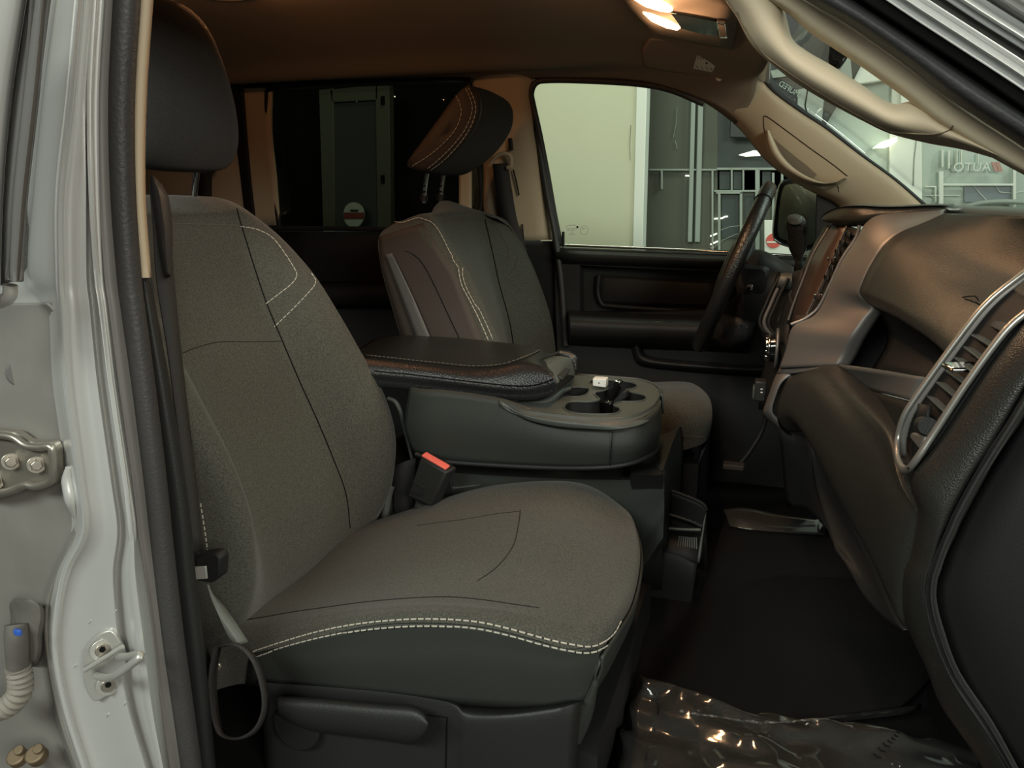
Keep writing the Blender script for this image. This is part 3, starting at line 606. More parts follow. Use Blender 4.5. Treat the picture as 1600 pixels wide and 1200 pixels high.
# cushion
cu_rows = [
 [(385, 1068, -.645), (388, 1045, -.655), (392, 1018, -.660), (382, 990, -.640), (375, 968, -.60), (415, 935, -.50), (462, 902, -.40), (545, 838, -.28), (595, 812, -.19), (600, 850, -.165)],
 [(480, 1078, -.650), (474, 1040, -.662), (470, 998, -.664), (463, 975, -.645), (460, 957, -.61), (505, 915, -.50), (555, 870, -.40), (630, 815, -.28), (664, 790, -.19), (662, 840, -.165)],
 [(600, 1090, -.650), (580, 1040, -.664), (570, 974, -.666), (563, 955, -.645), (560, 942, -.61), (610, 895, -.50), (655, 850, -.40), (715, 797, -.28), (745, 764, -.19), (740, 820, -.165)],
 [(700, 1098, -.650), (675, 1040, -.664), (660, 968, -.666), (655, 948, -.645), (655, 934, -.61), (705, 885, -.50), (745, 838, -.40), (790, 787, -.28), (815, 754, -.19), (810, 820, -.165)],
 [(790, 1105, -.650), (765, 1040, -.664), (750, 974, -.666), (750, 952, -.645), (752, 937, -.61), (795, 885, -.50), (835, 833, -.40), (862, 785, -.28), (885, 752, -.19), (880, 820, -.165)],
 [(860, 1105, -.645), (840, 1050, -.660), (830, 993, -.664), (834, 968, -.645), (842, 948, -.61), (875, 895, -.50), (900, 840, -.40), (917, 795, -.28), (928, 762, -.19), (925, 830, -.165)],
 [(905, 1098, -.635), (893, 1050, -.650), (888, 1009, -.655), (898, 985, -.635), (912, 963, -.60), (938, 910, -.50), (955, 860, -.40), (961, 815, -.28), (966, 788, -.20), (962, 860, -.175)],
 [(925, 1085, -.620), (930, 1045, -.630), (935, 1006, -.632), (948, 985, -.61), (962, 965, -.58), (986, 925, -.49), (998, 870, -.40), (995, 830, -.30), (985, 812, -.23), (978, 880, -.20)]]
cr_ = [[P(*q) for q in r] for r in cu_rows]
cr_ = [[p+Vector((-.07, 0, -.03)) for p in cr_[0]]]+cr_
last = cr_[-1]
cr_.append([p+Vector((-.006, .004, -.045)) for p in last]); cr_.append([p+Vector((-.03, .004, -.11)) for p in last])
cush = net('cushion', cr_, 'cloth', ps, 5, 5, thick=0, angle=180)
tcu = bvh(cush)
# leatherette side with its twin stitch lines, a skin over the cushion side
sk = []
for i in range(1, 11):
    r = cr_[i]; n_ = Vector((.15, -1, 0)).normalized()*.004
    sk.append([r[0]+n_, r[1]+n_, r[1].lerp(r[2], .55)+n_, r[2]+n_+Vector((0, 0, -.004))])
skirt = net('cushion_side', sk, 'vinyl', ps, 5, 4, thick=.004, angle=180)
fo_ = Vector((.005, -.002, 0))
net('cushion_front', [[cr_[-3][j].lerp(cr_[-2][j], .35)+fo_ for j in range(2, 10)], [cr_[-2][j]+fo_ for j in range(2, 10)], [cr_[-1][j]+fo_ for j in range(2, 10)]], 'vinyl', ps, 4, 5, thick=.004, angle=180)
tsk = bvh(skirt, cush)
up_l = [(397, 1017), (450, 1000), (500, 986), (550, 976), (600, 970), (650, 967), (700, 967.5), (750, 972), (800, 983), (850, 997), (890, 1006), (920, 1009), (940, 1003), (958, 988), (968, 970)]
lo_l = [(397, 1025), (450, 1008), (500, 995), (550, 985), (600, 979), (650, 976), (700, 976.5), (750, 981), (800, 992), (850, 1006), (890, 1015), (920, 1017), (942, 1009), (962, 990)]
stitch('stitching', onto(tsk, up_l, .0022), 'thread', skirt, .0010, .0075, .0028)
stitch('stitching', onto(tsk, lo_l, .0036), 'thread', skirt, .0010, .0075, .0028)
line('seam', onto(tcu, [(376, 970), (420, 963), (460, 956), (510, 949), (560, 942), (610, 937), (655, 934), (705, 933), (752, 937), (800, 944), (842, 950)], .0001, 5), .0009, 'seam_soft', cush)
line('seam', onto(tcu, [(813, 797), (811, 815), (805, 845), (794, 866), (772, 890), (746, 908)], .0001, 5), .0007, 'seam_soft', cush)
line('seam', onto(tcu, [(812, 799), (775, 803), (729, 811), (690, 816), (652, 821)], .0001, 5), .0006, 'seam_soft', cush)

# seat base valance + recline lever
va = net('base_valance', [[P(u, v, y) for u, v, y in r] for r in (
    ((400, 1068, -.64), (402, 1066, -.672), (404, 1072, -.678), (410, 1120, -.678), (416, 1260, -.675)),
    ((480, 1070, -.64), (482, 1071, -.672), (484, 1078, -.678), (490, 1130, -.678), (496, 1270, -.675)),
    ((600, 1080, -.64), (602, 1081, -.672), (604, 1089, -.678), (606, 1140, -.678), (608, 1280, -.675)),
    ((700, 1094, -.64), (701, 1096, -.672), (702, 1105, -.678), (702, 1150, -.678), (702, 1280, -.675)),
    ((728, 1100, -.64), (729, 1110, -.672), (730, 1124, -.682), (729, 1160, -.682), (727, 1280, -.675)),
    ((790, 1104, -.64), (790, 1113, -.672), (790, 1124, -.682), (788, 1170, -.682), (786, 1280, -.675)),
    ((870, 1098, -.63), (868, 1104, -.660), (866, 1114, -.672), (862, 1170, -.672), (860, 1280, -.665)),
    ((912, 1092, -.61), (908, 1097, -.645), (905, 1104, -.655), (898, 1170, -.655), (893, 1280, -.65)),
    ((915, 1098, -.55), (914, 1100, -.55), (912, 1104, -.55), (905, 1170, -.55), (900, 1280, -.55)))], 'plastic', ps, 4, 4, thick=.004, angle=60)
tva = bvh(va)
line('panel_gap', onto(tva, [(668, 1117), (699, 1121), (698, 1160), (696, 1215)], .0004, 1), .0012, 'seam', va)
lv = loft('recline_lever', [[P(u, v0, -.690), P(u, v0-2, -.712), P(u+1, v0*.7+v1*.3, -.722), P(u+1, v0*.25+v1*.75, -.722), P(u, v1+1, -.712), P(u, v1, -.690)] for u, v0, v1 in ((434, 1092, 1112), (437, 1091, 1117), (484, 1094, 1138), (540, 1099, 1146), (600, 1104, 1153), (642, 1107, 1159), (660, 1114, 1152), (667, 1124, 1142))], 'plastic', ps, 3, 4)
disc('lever_pivot', P(470, 1128, -.678), (0, -1, 0), .036, .014, 'plastic_dark', ps, 28, .003)
loft('seat_pedestal', [[Vector((x, y, z)) for x, y in ((-.62, -.63), (-.2, -.63), (-.16, -.60), (-.16, -.2), (-.2, -.17), (-.62, -.17))] for z in (.05, .10, .16)], 'plastic_dark', ps, 2, 2)
# headrest
hc = P(262, 133, -.40)
rings = []
for t, sx, sy in ((-.132, .30, .35), (-.124, .62, .66), (-.095, .88, .88), (-.05, 1, .98), (0, 1.02, 1), (.05, .97, .97), (.095, .85, .90), (.125, .62, .72), (.137, .28, .42)):
    rings.append([Vector((hc.x-.012-t*.18+math.copysign(abs(math.cos(a))**.75, math.cos(a))*.066*sx, CY+math.copysign(abs(math.sin(a))**.65, math.sin(a))*.132*sy, hc.z+t)) for a in [i*math.pi/8 for i in range(16)]])
hr = loft('headrest', rings, 'cloth_dark', ps, 3, 2, angle=180)
for y in (-.50, -.33):
    tube('headrest_post', [Vector((hc.x-.005, y, hc.z-.09)), Vector((hc.x-.02, y, hc.z-.14)), Vector((hc.x-.04, y, hc.z-.22))], .0055, 'chrome', ps, seg=12)
thr = bvh(hr)
stitch('stitching', onto(thr, [(268, 2), (290, 9), (310, 20), (328, 36), (341, 52), (350, 72)], .0006), 'thread_dim', hr, .0009, .008, .002)

# belt of the passenger seat along the near pillar
pbelt = root('seat_belt', P(262, 400, -.74), 'black passenger seat belt beside the silver pillar', 'seat belt', 'seat belts')
ribbon('webbing', [P(u, v, y) for u, v, y in ((236, 292, -.735), (240, 350, -.735), (246, 440, -.735), (262, 540, -.735), (274, 630, -.735), (288, 740, -.735), (300, 862, -.735))], [P(u, v, y) for u, v, y in ((254, 288, -.715), (265, 340, -.715), (273, 440, -.715), (283, 540, -.715), (293, 630, -.715), (306, 740, -.715), (318, 862, -.715))], 'webbing', pbelt)
loft('belt_guide', [[P(u+a*s, v+b*3, y) for a, b, y in ((-1, 0, -.745), (0, -1, -.755), (1, 0, -.735), (.8, 1, -.715), (-.8, 1, -.715))] for u, v, s in ((238, 276, 3), (243, 288, 9), (249, 305, 13), (253, 330, 13), (257, 360, 12), (260, 400, 9), (262, 430, 4))], 'rubber', pbelt, 4, 3)
slab('latch_plate', [P(u, v, -.745) for u, v in ((304, 868), (336, 864), (344, 872), (343, 902), (330, 912), (306, 908))], (0, .018, 0), 'plastic_dark', pbelt, .003)
slab('latch_tongue', [P(u, v, -.752) for u, v in ((303, 886), (321, 885), (323, 905), (305, 906))], (0, .003, 0), 'striker', pbelt, .001)
ribbon('lower_webbing', [P(326, 912, -.735), P(334, 940, -.735), P(352, 985, -.735), P(366, 1010, -.735)], [P(330, 930, -.72), P(345, 940, -.72), P(372, 978, -.72), P(388, 1003, -.72)], 'grey_stalk', pbelt)
ol = [(336, 1012), (352, 1009), (368, 1010), (384, 1022), (398, 1046), (408, 1085), (407, 1115), (394, 1140), (370, 1152), (346, 1147), (336, 1128), (331, 1100), (329, 1060)]
net('webbing_loop', [[P(u, v, -.762) for u, v in ol+ol[:1]], [P(368+(u-368)*.97+9, 1080+(v-1080)*1.0, -.712) for u, v in ol+ol[:1]]], 'webbing', pbelt, 1, 5, thick=.003)
disc('anchor_bolt', P(340, 1040, -.70), (.3, -1, 0), .006, .004, 'steel', pbelt, 14, .001)

# seat belt buckles between seat and console
pb = root('belt_buckle', P(670, 780, -.22), 'black seat belt buckle with red release button beside the passenger seat', 'belt buckle', 'belt buckles')
bq = [P(657, 714, -.222), P(697, 738, -.242), P(672, 792, -.242), P(636, 776, -.222)]
slab('buckle_body', bq, (.014, .022, .004), 'plastic', pb, .004)
rq = [P(659, 714.5, -.2235), P(696, 736, -.2415)]
slab('release_button', [rq[0]+Vector((0, 0, .001)), rq[1]+Vector((0, 0, .001)), rq[1]+Vector((.004, .012, .004)), rq[0]+Vector((.004, .012, .004))], (0, 0, .004), 'red', pb, .0012)
tube('buckle_stem', [P(658, 785, -.215), P(650, 805, -.215), P(640, 840, -.215)], .010, 'webbing', pb)
tb2 = [P(646, 751, -.228), P(666, 762, -.238), P(660, 775, -.238), P(641, 765, -.228)]
line('embossed_mark', [p+Vector((-.002, -.002, 0)) for p in tb2], .0007, 'plastic_dark', pb)
cb = root('belt_buckle', P(725, 765, -.14), 'grey belt buckle stalk lying against the console base', 'belt buckle', 'belt buckles')
loft('stalk_sleeve', [[P(u, v0, -.13), P(u, (v0+v1)/2, -.152), P(u, v1, -.13), P(u, (v0+v1)/2, -.11)] for u, v0, v1 in ((706, 742, 782), (712, 742, 782), (730, 744, 776), (748, 748, 768), (750, 750, 766))], 'grey_stalk', cb, 3, 3)
slab('stalk_head', [P(688, 745, -.155), P(706, 742, -.155), P(706, 776, -.155), P(690, 776, -.155)], (0, .02, 0), 'plastic_dark', cb, .003)
cs = root('buckle_strap', P(630, 680, -.13), 'thin black strap curving down beside the console', 'strap')
tube('strap', [P(606, 622, -.13), P(618, 628, -.13), P(627, 645, -.13), P(629, 660, -.13), P(637, 690, -.13), P(645, 722, -.13)], [.0035, .0045, .0055, .0045, .0035, .003], 'grey_stalk', cs, k=5)
sbx = net('fabric_flap', [[P(612, 730, -.15), P(630, 722, -.16), P(650, 716, -.155)], [P(612, 770, -.15), P(630, 765, -.165), P(648, 760, -.155)], [P(615, 830, -.15), P(632, 820, -.165), P(645, 810, -.155)]], 'webbing', cs, 4, 4, thick=.004)
hinge_cover = root('recliner_cover', P(610, 800, -.17), 'grey recliner hinge cover at the inner corner of the passenger seat', 'hinge cover')
loft('cover_shell', [[P(u+a, v, y) for a, y in ((-9, -.150), (0, -.178), (9, -.165), (4, -.14))] for u, v in ((608, 760), (604, 775), (600, 800), (600, 830))], 'grey_stalk', hinge_cover, 3, 3)

# ================================================================== DRIVER SEAT (far)
ds = root('driver_seat', (-.40, .42, .06), 'dark cloth driver seat behind the steering wheel with a tipped headrest', 'car seat', 'front bucket seats')
dr = [
 [(612, 352, .20), (655, 335, .20), (690, 332, .29), (724, 330, .42), (755, 332, .55), (782, 340, .63), (790, 350, .64)],
 [(592, 370, .175), (668, 346, .175), (688, 347, .27), (722, 344, .42), (757, 342, .57), (793, 349, .66), (800, 360, .66)],
 [(594, 410, .17), (700, 395, .17), (713, 398, .27), (742, 396, .42), (769, 394, .57), (815, 385, .67), (820, 400, .68)],
 [(605, 455, .17), (722, 425, .17), (734, 436, .27), (759, 440, .42), (780, 445, .57), (838, 437, .67), (838, 450, .68)],
 [(622, 512, .17), (745, 480, .17), (757, 488, .27), (778, 494, .42), (795, 500, .57), (858, 495, .67), (850, 510, .68)],
 [(640, 570, .17), (770, 540, .17), (781, 545, .27), (793, 547, .42), (803, 550, .57), (866, 548, .67), (856, 560, .68)],
 [(660, 630, .17), (792, 600, .17), (802, 602, .27), (808, 604, .42), (812, 606, .57), (868, 602, .67), (860, 610, .68)]]
drr = [[P(*q) for q in r] for r in dr]
tp = [Vector((p.x-.05+.9*abs(p.y-.42)**2, .42+(p.y-.42)*.74, .838-1.0*abs(p.y-.42)**2)) for p in drr[0]]
dbk = net('backrest', [tp]+drr, 'cloth', ds, 5, 4, thick=0, angle=70)
net('back_panel', [[r[0]+Vector((0, .01, 0)), Vector((r[0].x-.03, .42, r[0].z)), Vector((r[0].x, .66, r[0].z))] for r in [tp]+drr], 'plastic_dark', ds, 4, 3, thick=.004)
# leatherette flank
net('side_panel', [[r[0].lerp(r[1], t)+Vector((0, -.004-.010*(1-abs(t-.48)*2), 0)) for t in (0.02, .3, .65, .93)] for r in drr[1:]], 'vinyl_brown', ds, 5, 3, thick=.003)
tdb = bvh(dbk)
stitch('stitching', onto(tdb, [(602, 343), (618, 349), (632, 349), (650, 343), (663, 344), (678, 354), (690, 373), (702, 397), (718, 419)], .005), 'thread', ds, .0010, .009, .002)
stitch('stitching', onto(tdb, [(717, 420), (722, 445), (735, 470), (750, 500), (764, 532)], .005), 'thread', ds, .0011, .009, .002)
stitch('stitching', onto(tdb, [(721, 420), (728, 446), (742, 474), (757, 505), (768, 530)], .005), 'thread', ds, .0009, .009, .002)
stitch('stitching', onto(tdb, [(688, 347), (710, 343), (735, 341), (756, 341)], .002), 'thread_dim', ds, .0009, .009, .002)
stitch('stitching', onto(tdb, [(766, 345), (780, 362), (791, 385), (795, 400), (790, 410), (777, 420)], .002), 'thread_dim', ds, .0009, .009, .002)
stitch('stitching', onto(tdb, [(809, 402), (803, 420), (794, 432), (782, 442)], .002), 'thread_dim', ds, .0009, .009, .002)
line('seam', onto(tdb, [(757, 342), (769, 394), (780, 445), (795, 500), (803, 545)], .001, 5), .0016, 'seam', ds)
line('seam', onto(tdb, [(622, 388), (645, 396), (662, 412), (680, 445), (700, 488), (719, 528)], .0052, 5), .0010, 'seam', ds)
net('back_edge_trim', [[P(u, v, .150), P(u+w_, v-2, .144), P(u+w_+2, v-2, .153)] for u, v, w_ in ((601, 398, 10), (611, 425, 13), (628, 470, 17), (648, 524, 20), (660, 560, 22))], 'rubber_grey', ds, 4, 3, thick=.003)
# cushion of the driver seat
dcr = [[P(*q) for q in r] for r in (
 [(700, 700, .17), (700, 640, .19), (740, 625, .30), (780, 615, .42), (820, 605, .55), (850, 620, .66)],
 [(900, 710, .17), (900, 640, .18), (915, 618, .28), (925, 606, .42), (935, 598, .55), (940, 610, .66)],
 [(1010, 712, .17), (1012, 640, .18), (1018, 612, .28), (1022, 603, .42), (1020, 597, .55), (1020, 606, .66)],
 [(1060, 705, .18), (1072, 640, .19), (1072, 610, .29), (1068, 601, .42), (1060, 596, .55), (1056, 604, .66)],
 [(1095, 695, .20), (1106, 650, .21), (1106, 622, .30), (1096, 607, .42), (1082, 600, .55), (1074, 606, .65)],
 [(1105, 690, .23), (1112, 665, .24), (1110, 640, .31), (1104, 628, .42), (1092, 618, .53), (1082, 620, .62)])]
dcr.append([p+Vector((-.02, .01, -.07)) for p in dcr[-1]])
dcu = net('cushion', dcr, 'cloth', ds, 5, 5, thick=0, angle=180)
tdc = bvh(dcu)
stitch('stitching', onto(tdc, [(1034, 678), (1060, 680), (1085, 683), (1100, 682)], .001), 'thread_dim', dcu, .0009, .009, .002)
loft('seat_pedestal', [[Vector((x, y, z)) for x, y in ((-.62, .20), (-.15, .20), (-.12, .24), (-.12, .58), (-.15, .62), (-.62, .62))] for z in (.05, .12, .27)], 'plastic_dark', ds, 2, 2)
# tipped headrest: side profile at the inner face, swept across the seat
prof = [(634, 254), (676, 196), (720, 138), (737, 137), (748, 153), (748, 180), (736, 206), (716, 232), (690, 254), (664, 268), (645, 265)]
pc = (695, 205)
hrr = []
base = [P(u, v, .29) for u, v in prof]; cen = sum(base, Vector((0, 0, 0)))/len(base)
for y, s in ((.286, .55), (.290, .90), (.300, 1.0), (.34, 1.03), (.42, 1.05), (.50, 1.03), (.54, 1.0), (.555, .85)):
    hrr.append([Vector((cen.x+(p.x-cen.x)*s+.012*(1.03-s), y, cen.z+(p.z-cen.z)*s)) for p in base])
dh = loft('headrest', hrr, 'cloth_dark', ds, 3, 3, angle=60)
n_in = [Vector((p.x, .2855, p.z)) for p in base]
sidev = net('headrest_flank', [[cen.lerp(p, t)-Vector((0, cen.y-yy, 0)) if False else Vector((cen.x+(p.x-cen.x)*t, yy, cen.z+(p.z-cen.z)*t)) for p in base+base[:1]] for t, yy in ((.02, .277), (.5, .278), (.85, .283), (.97, .292), (1.02, .302))], 'vinyl_brown', ds, 2, 3, thick=.002)
tdh = bvh(sidev, dh)
for L, g in (([(713, 150), (719, 163), (721, 178), (712, 202), (692, 225), (668, 245), (645, 259)], 'thread'), ([(728, 139), (735, 154), (738, 172), (729, 198), (712, 222), (690, 245), (668, 263)], 'thread'), ([(732, 138), (740, 154), (743, 173), (734, 200), (716, 226), (694, 249), (672, 266)], 'thread')):
    stitch('stitching', onto(tdh, L, .0015), g, ds, .0010, .008, .003)
for u in (664, 690):
    p = P(u, 292, .36 if u < 680 else .48)
    q_ = tube('headrest_post', [p+Vector((.012, 0, .06)), p, p+Vector((-.004, 0, -.04))], .0055, 'chrome', ds, seg=12)
    for dz in (-.012, .002, .016):
        box('post_notch', p+Vector((-.001, -.0055, dz)), (.008, .003, .004), 'seam', q_, bevel=0)
    tube('post_sleeve', [p+Vector((-.003, 0, -.02)), p+Vector((-.005, 0, -.034))], .011, 'plastic_dark', ds, seg=14)
# ================================================================== CENTRE CONSOLE (folded armrest with cup tray)
cc = root('center_console', (-.40, 0, .06), 'black fold-down centre console with padded lid and grey cup holder tray', 'console')
TZ = .478
tray_uv = [(791, 634), (815, 640), (854, 645), (905, 650), (947, 652), (980, 650), (1005, 642), (1022, 631), (1031, 618), (1029, 608), (1020, 601), (1004, 595), (985, 592), (960, 590), (930, 588), (902, 586), (880, 588), (865, 596), (848, 610), (820, 622)]
tray = [PZ(u, v, TZ) for u, v in tray_uv]
cup = loopspl([(881, 636), (887, 629), (900, 627.5), (922, 628), (937, 624.5), (929, 617), (932, 612.5), (944, 610.5), (950, 607), (945, 603), (928, 600.5), (921, 597.5), (926, 594), (940, 593), (968, 595), (988, 598), (996, 603), (990, 607), (978, 609), (984, 612.5), (1004, 617), (1010, 622), (1003, 626.5), (985, 628), (970, 628), (958, 633), (967, 637), (969, 642), (962, 646), (945, 647.5), (920, 647.5), (900, 646), (886, 642)], 3)
rec = loopspl([(884, 608), (894, 605), (915, 606), (921, 609), (915, 617), (900, 620), (886, 619), (881, 614)], 3)
tr = holes('tray_top', tray, [[PZ(u, v, TZ) for u, v in cup], [PZ(u, v, TZ) for u, v in rec]], (0, 0, -.060), 'plastic_grey', cc, 'plastic_dark')  # cup walls and floor in darker plastic, standing in for shade inside
# ring-shaped lips of the cups
tube('cup_rim', [PZ(u, v, TZ+.0005) for u, v in cup[::2]], .0018, 'plastic_grey', tr, k=2, seg=6, closed=True)
tube('recess_rim', [PZ(u, v, TZ+.0005) for u, v in rec[::2]], .0015, 'plastic_grey', tr, k=2, seg=6, closed=True)
for u, v in ((905, 641), (988, 622)):
    disc('cup_floor_shade', PZ(u, v, TZ)+Vector((0, 0, -.059)), (0, 0, 1), .030, .003, 'plastic_dark', tr, 24, .001)  # dark disc paints the shade at the cup bottom
# tray skirt
cx = sum((p.x for p in tray))/len(tray); cy = sum((p.y for p in tray))/len(tray)
def grow(p, d): q = Vector((p.x-cx, p.y-cy, 0)); q.normalize(); return Vector((p.x, p.y, p.z))+q*d
sk_lo = [(779, 627), (800, 643), (826, 657), (872, 667), (930, 671), (965, 671), (1000, 664), (1022, 652), (1033, 634)]
SKY = [-.200, -.208, -.216, -.220, -.221, -.217, -.192, -.142, -.084]
top_ = [(791, 634), (815, 640), (854, 645), (905, 650), (947, 652), (980, 650), (1005, 642), (1022, 631), (1031, 618)]
net('tray_skirt', [[PZ(u, v, TZ) for u, v in top_], [PZ(u, v, TZ)+Vector((.002, -.004, -.006)) for u, v in top_], [PZ(*a, TZ).lerp(P(*b, y), .6)+Vector((0, -.006, 0)) for a, b, y in zip(top_, sk_lo, SKY)], [P(*b, y) for b, y in zip(sk_lo, SKY)]], 'plastic_grey', cc, 4, 4, thick=.004)
rt_ = [tray[8], tray[9], tray[10], tray[11], tray[12], tray[14], tray[15]]
net('tray_skirt', [[p for p in rt_], [grow(p, .004)+Vector((0, 0, -.006)) for p in rt_], [grow(p, .006)+Vector((0, 0, -.036)) for p in rt_]], 'plastic_grey', cc, 3, 3, thick=.004)
# bin body
y0 = -.178
body = []
for r in (((640, 604, -.15), (632, 665, -.15), (645, 706, -.15)), ((660, 608, -.165), (656, 665, -.172), (664, 712, -.165)), ((700, 610, -.170), (700, 670, -.180), (700, 721, -.170)), ((790, 624, -.172), (785, 680, -.184), (782, 727, -.172)), ((872, 655, -.172), (872, 695, -.186), (872, 730, -.174)), ((945, 662, -.172), (948, 700, -.186), (945, 729, -.174)), ((998, 655, -.155), (1000, 695, -.165), (990, 722, -.155)), ((1024, 642, -.11), (1026, 680, -.115), (1018, 708, -.11)), ((1031, 632, -.06), (1033, 670, -.06), (1026, 698, -.06)), ((1028, 625, .04), (1030, 660, .04), (1022, 690, .04)), ((1005, 620, .12), (1005, 650, .12), (998, 680, .12))):
    body.append([P(q[0], q[1], q[2]-.026) for q in r])
net('bin_body', body, 'plastic_grey' if False else 'vinyl', cc, 4, 5, thick=.006, angle=80)
tube('bin_lip', [P(u, v, y-.026) for u, v, y in ((650, 709, -.165), (685, 720, -.172), (779, 727, -.175), (872, 731, -.177), (945, 730, -.177), (992, 722, -.158), (1019, 709, -.112), (1027, 698, -.06))], .0045, 'plastic', cc, k=5)
line('body_seam', [P(957, 673, -.213), P(955, 700, -.216), P(953, 728, -.206)], .0008, 'seam', cc)
# padded lid: rings from rear to front: near-bottom, near-mid, near-seam, top edge near, top far, far side
lid = []
for nb, nm, ns, te, tf_ in (((560, 603), (556, 590), (556, 578), (548, 553), (590, 528)), ((591, 605), (588, 592), (588, 581), (580, 556), (630, 524)), ((685, 614), (682, 602), (682, 589), (654, 564), (700, 527)), ((740, 621), (740, 608), (740, 597), (735, 572), (750, 531)), ((779, 624), (779, 613), (779, 601), (779, 570), (785, 535)), ((826, 626), (826, 615), (825, 603), (812, 563), (815, 539)), ((857, 620), (860, 608), (858, 595), (836, 565), (842, 546)), ((868, 612), (872, 603), (866, 592), (850, 572), (862, 553))):
    lid.append([P(*nb, -.160), P(*nm, -.176), P(*ns, -.176), P(ns[0]*.5+te[0]*.5, ns[1]*.35+te[1]*.65, -.162), P(*te, -.132), P(te[0]*.5+tf_[0]*.5, te[1]*.5+tf_[1]*.5-1, .01), P(*tf_, .14), P(*tf_, .165)+Vector((0, 0, -.02)), P(*tf_, .155)+Vector((0, 0, -.06)), P(*nb, -.160)+Vector((0, .15, -.003))])
ld = loft('lid', lid, 'leather', cc, 4, 4, angle=180)
tl = bvh(ld)
stitch('stitching', onto(tl, [(572, 555), (610, 559), (654, 564), (695, 568), (735, 572), (779, 570), (805, 563), (826, 555), (838, 550), (845, 545)], .0008), 'thread_dim', ld, .0008, .006, .003)
line('seam', onto(tl, [(572, 557), (654, 566), (735, 574), (779, 572), (807, 565), (828, 557), (846, 547)], .0002, 5), .0014, 'seam', ld)
line('seam', onto(tl, [(585, 580), (640, 585), (700, 592), (779, 601), (825, 603), (850, 598), (864, 592)], .0003, 5), .0013, 'seam', ld)
stitch('stitching', onto(tl, [(585, 583), (640, 588), (700, 595), (740, 599), (779, 604)], .0008), 'thread_dim', ld, .0006, .005, .003)
# latch at the lid's front
fr_ = [[P(u, v, y) for u, v, y in r] for r in (
    ((836, 574, -.10), (844, 566, -.06), (856, 559, -.01), (868, 556, .03), (884, 556, .06)),
    ((852, 580, -.10), (862, 570, -.06), (874, 563, -.01), (886, 560, .03), (894, 561, .06)),
    ((868, 590, -.10), (876, 584, -.06), (884, 577, -.01), (892, 572, .03), (897, 568, .06)),
    ((874, 603, -.10), (880, 597, -.06), (890, 591, -.01), (896, 586, .03), (899, 580, .06)),
    ((874, 612, -.09), (882, 607, -.05), (890, 601, -.01), (896, 594, .03), (898, 588, .06)))]
lt = net('lid_latch', fr_, 'plastic_grey', cc, 4, 3, thick=.01, angle=60)
slab('latch_button', [P(u, v, y) for u, v, y in ((872, 586, -.085), (884, 574, -.03), (893, 577, -.03), (880, 593, -.085))], (-.004, 0, -.004), 'plastic', lt, .002)
line('latch_edge', [P(834, 571, -.11), P(848, 560, -.06), P(862, 555, -.02), P(872, 551, .02)], .0025, 'leather', lt)
tube('far_cap', [P(872, 551, .05), P(888, 556, .06), (P(896, 563, .06)), P(899, 578, .055)], [.006, .010, .011, .006], 'leather', cc, k=4)
tube('hinge_arm', [P(800, 630, -.155), P(835, 632, -.15), P(860, 625, -.13), P(876, 612, -.10), P(890, 607, -.07)], [.004, .007, .007, .006, .004], 'plastic_grey', cc, k=4)
# things in the cup holders
ch = root('charger_plug', P(936, 598, -.02), 'small white plug block in the far cup of the grey tray', 'charger')
slab('plug_body', [P(u, v, -.015) for u, v in ((926, 591.5), (947, 592.5), (947, 606), (926, 603))], (0, .022, 0), 'white', ch, .0015)
disc('plug_pin', P(936, 598.5, -.0155), (0, -1, 0), .0014, .0006, 'seam', ch, 10, 0)
kf = root('stick_gadget', P(955, 620, -.05), 'glossy black stick-shaped gadget leaning in the middle cup', 'gadget')
slab('gadget_body', [P(u, v, -.05) for u, v in ((950, 625), (951, 614), (961, 594), (969, 598), (966, 606), (956, 624))], (.006, .018, 0), 'black_gloss', kf, .003)
slab('gadget_end', [P(u, v, -.052) for u, v in ((957, 600), (961, 594), (968, 597), (964, 604))], (.003, .008, 0), 'chrome', kf, .001)
k2 = root('folded_clip', P(966, 620, -.06), 'black folded clip lying under the glossy stick in the cup', 'gadget')
slab('clip_body', [P(u, v, -.045) for u, v in ((957, 631), (958, 626), (973, 611), (978, 612), (978, 622), (965, 630))], (.004, .015, 0), 'plastic', k2, .002)
slab('clip_foot', [P(u, v, -.06) for u, v in ((938, 628), (938, 650), (952, 650), (956, 632), (950, 626))], (.004, .014, 0), 'black_gloss', k2, .003)
# centre seat cushion below the console
cs2 = root('jump_seat', (-.45, 0, .06), 'dark grey centre seat cushion below the console', 'car seat')
loft('cushion', [[P(u0, v0, -.13), P(u0, v0+10, -.150), P(u0, v1, -.150), P(u0, v1+60, -.15), Vector((P(u0, v1, -.15).x, .15, .12)), Vector((P(u0, v1, -.15).x, .17, P(u0, v1, -.16).z)), P(u0, v0, -.13)+Vector((0, .26, 0))] for u0, v0, v1 in ((560, 728, 800), (640, 728, 800), (760, 736, 810), (880, 742, 820), (960, 744, 830), (1005, 742, 830), (1030, 732, 800), (1038, 728, 790))], 'vinyl', cs2, 3, 4)
loft('front_support', [[P(u0, 735, -.150), P(u0+2, 770, -.148), P(u0, 860, -.148), P(u0, 920, -.12), P(u0, 920, .10), P(u0, 735, .10)] for u0 in (985, 1000, 1018, 1030, 1034)], 'plastic_dark', cs2, 3, 3)
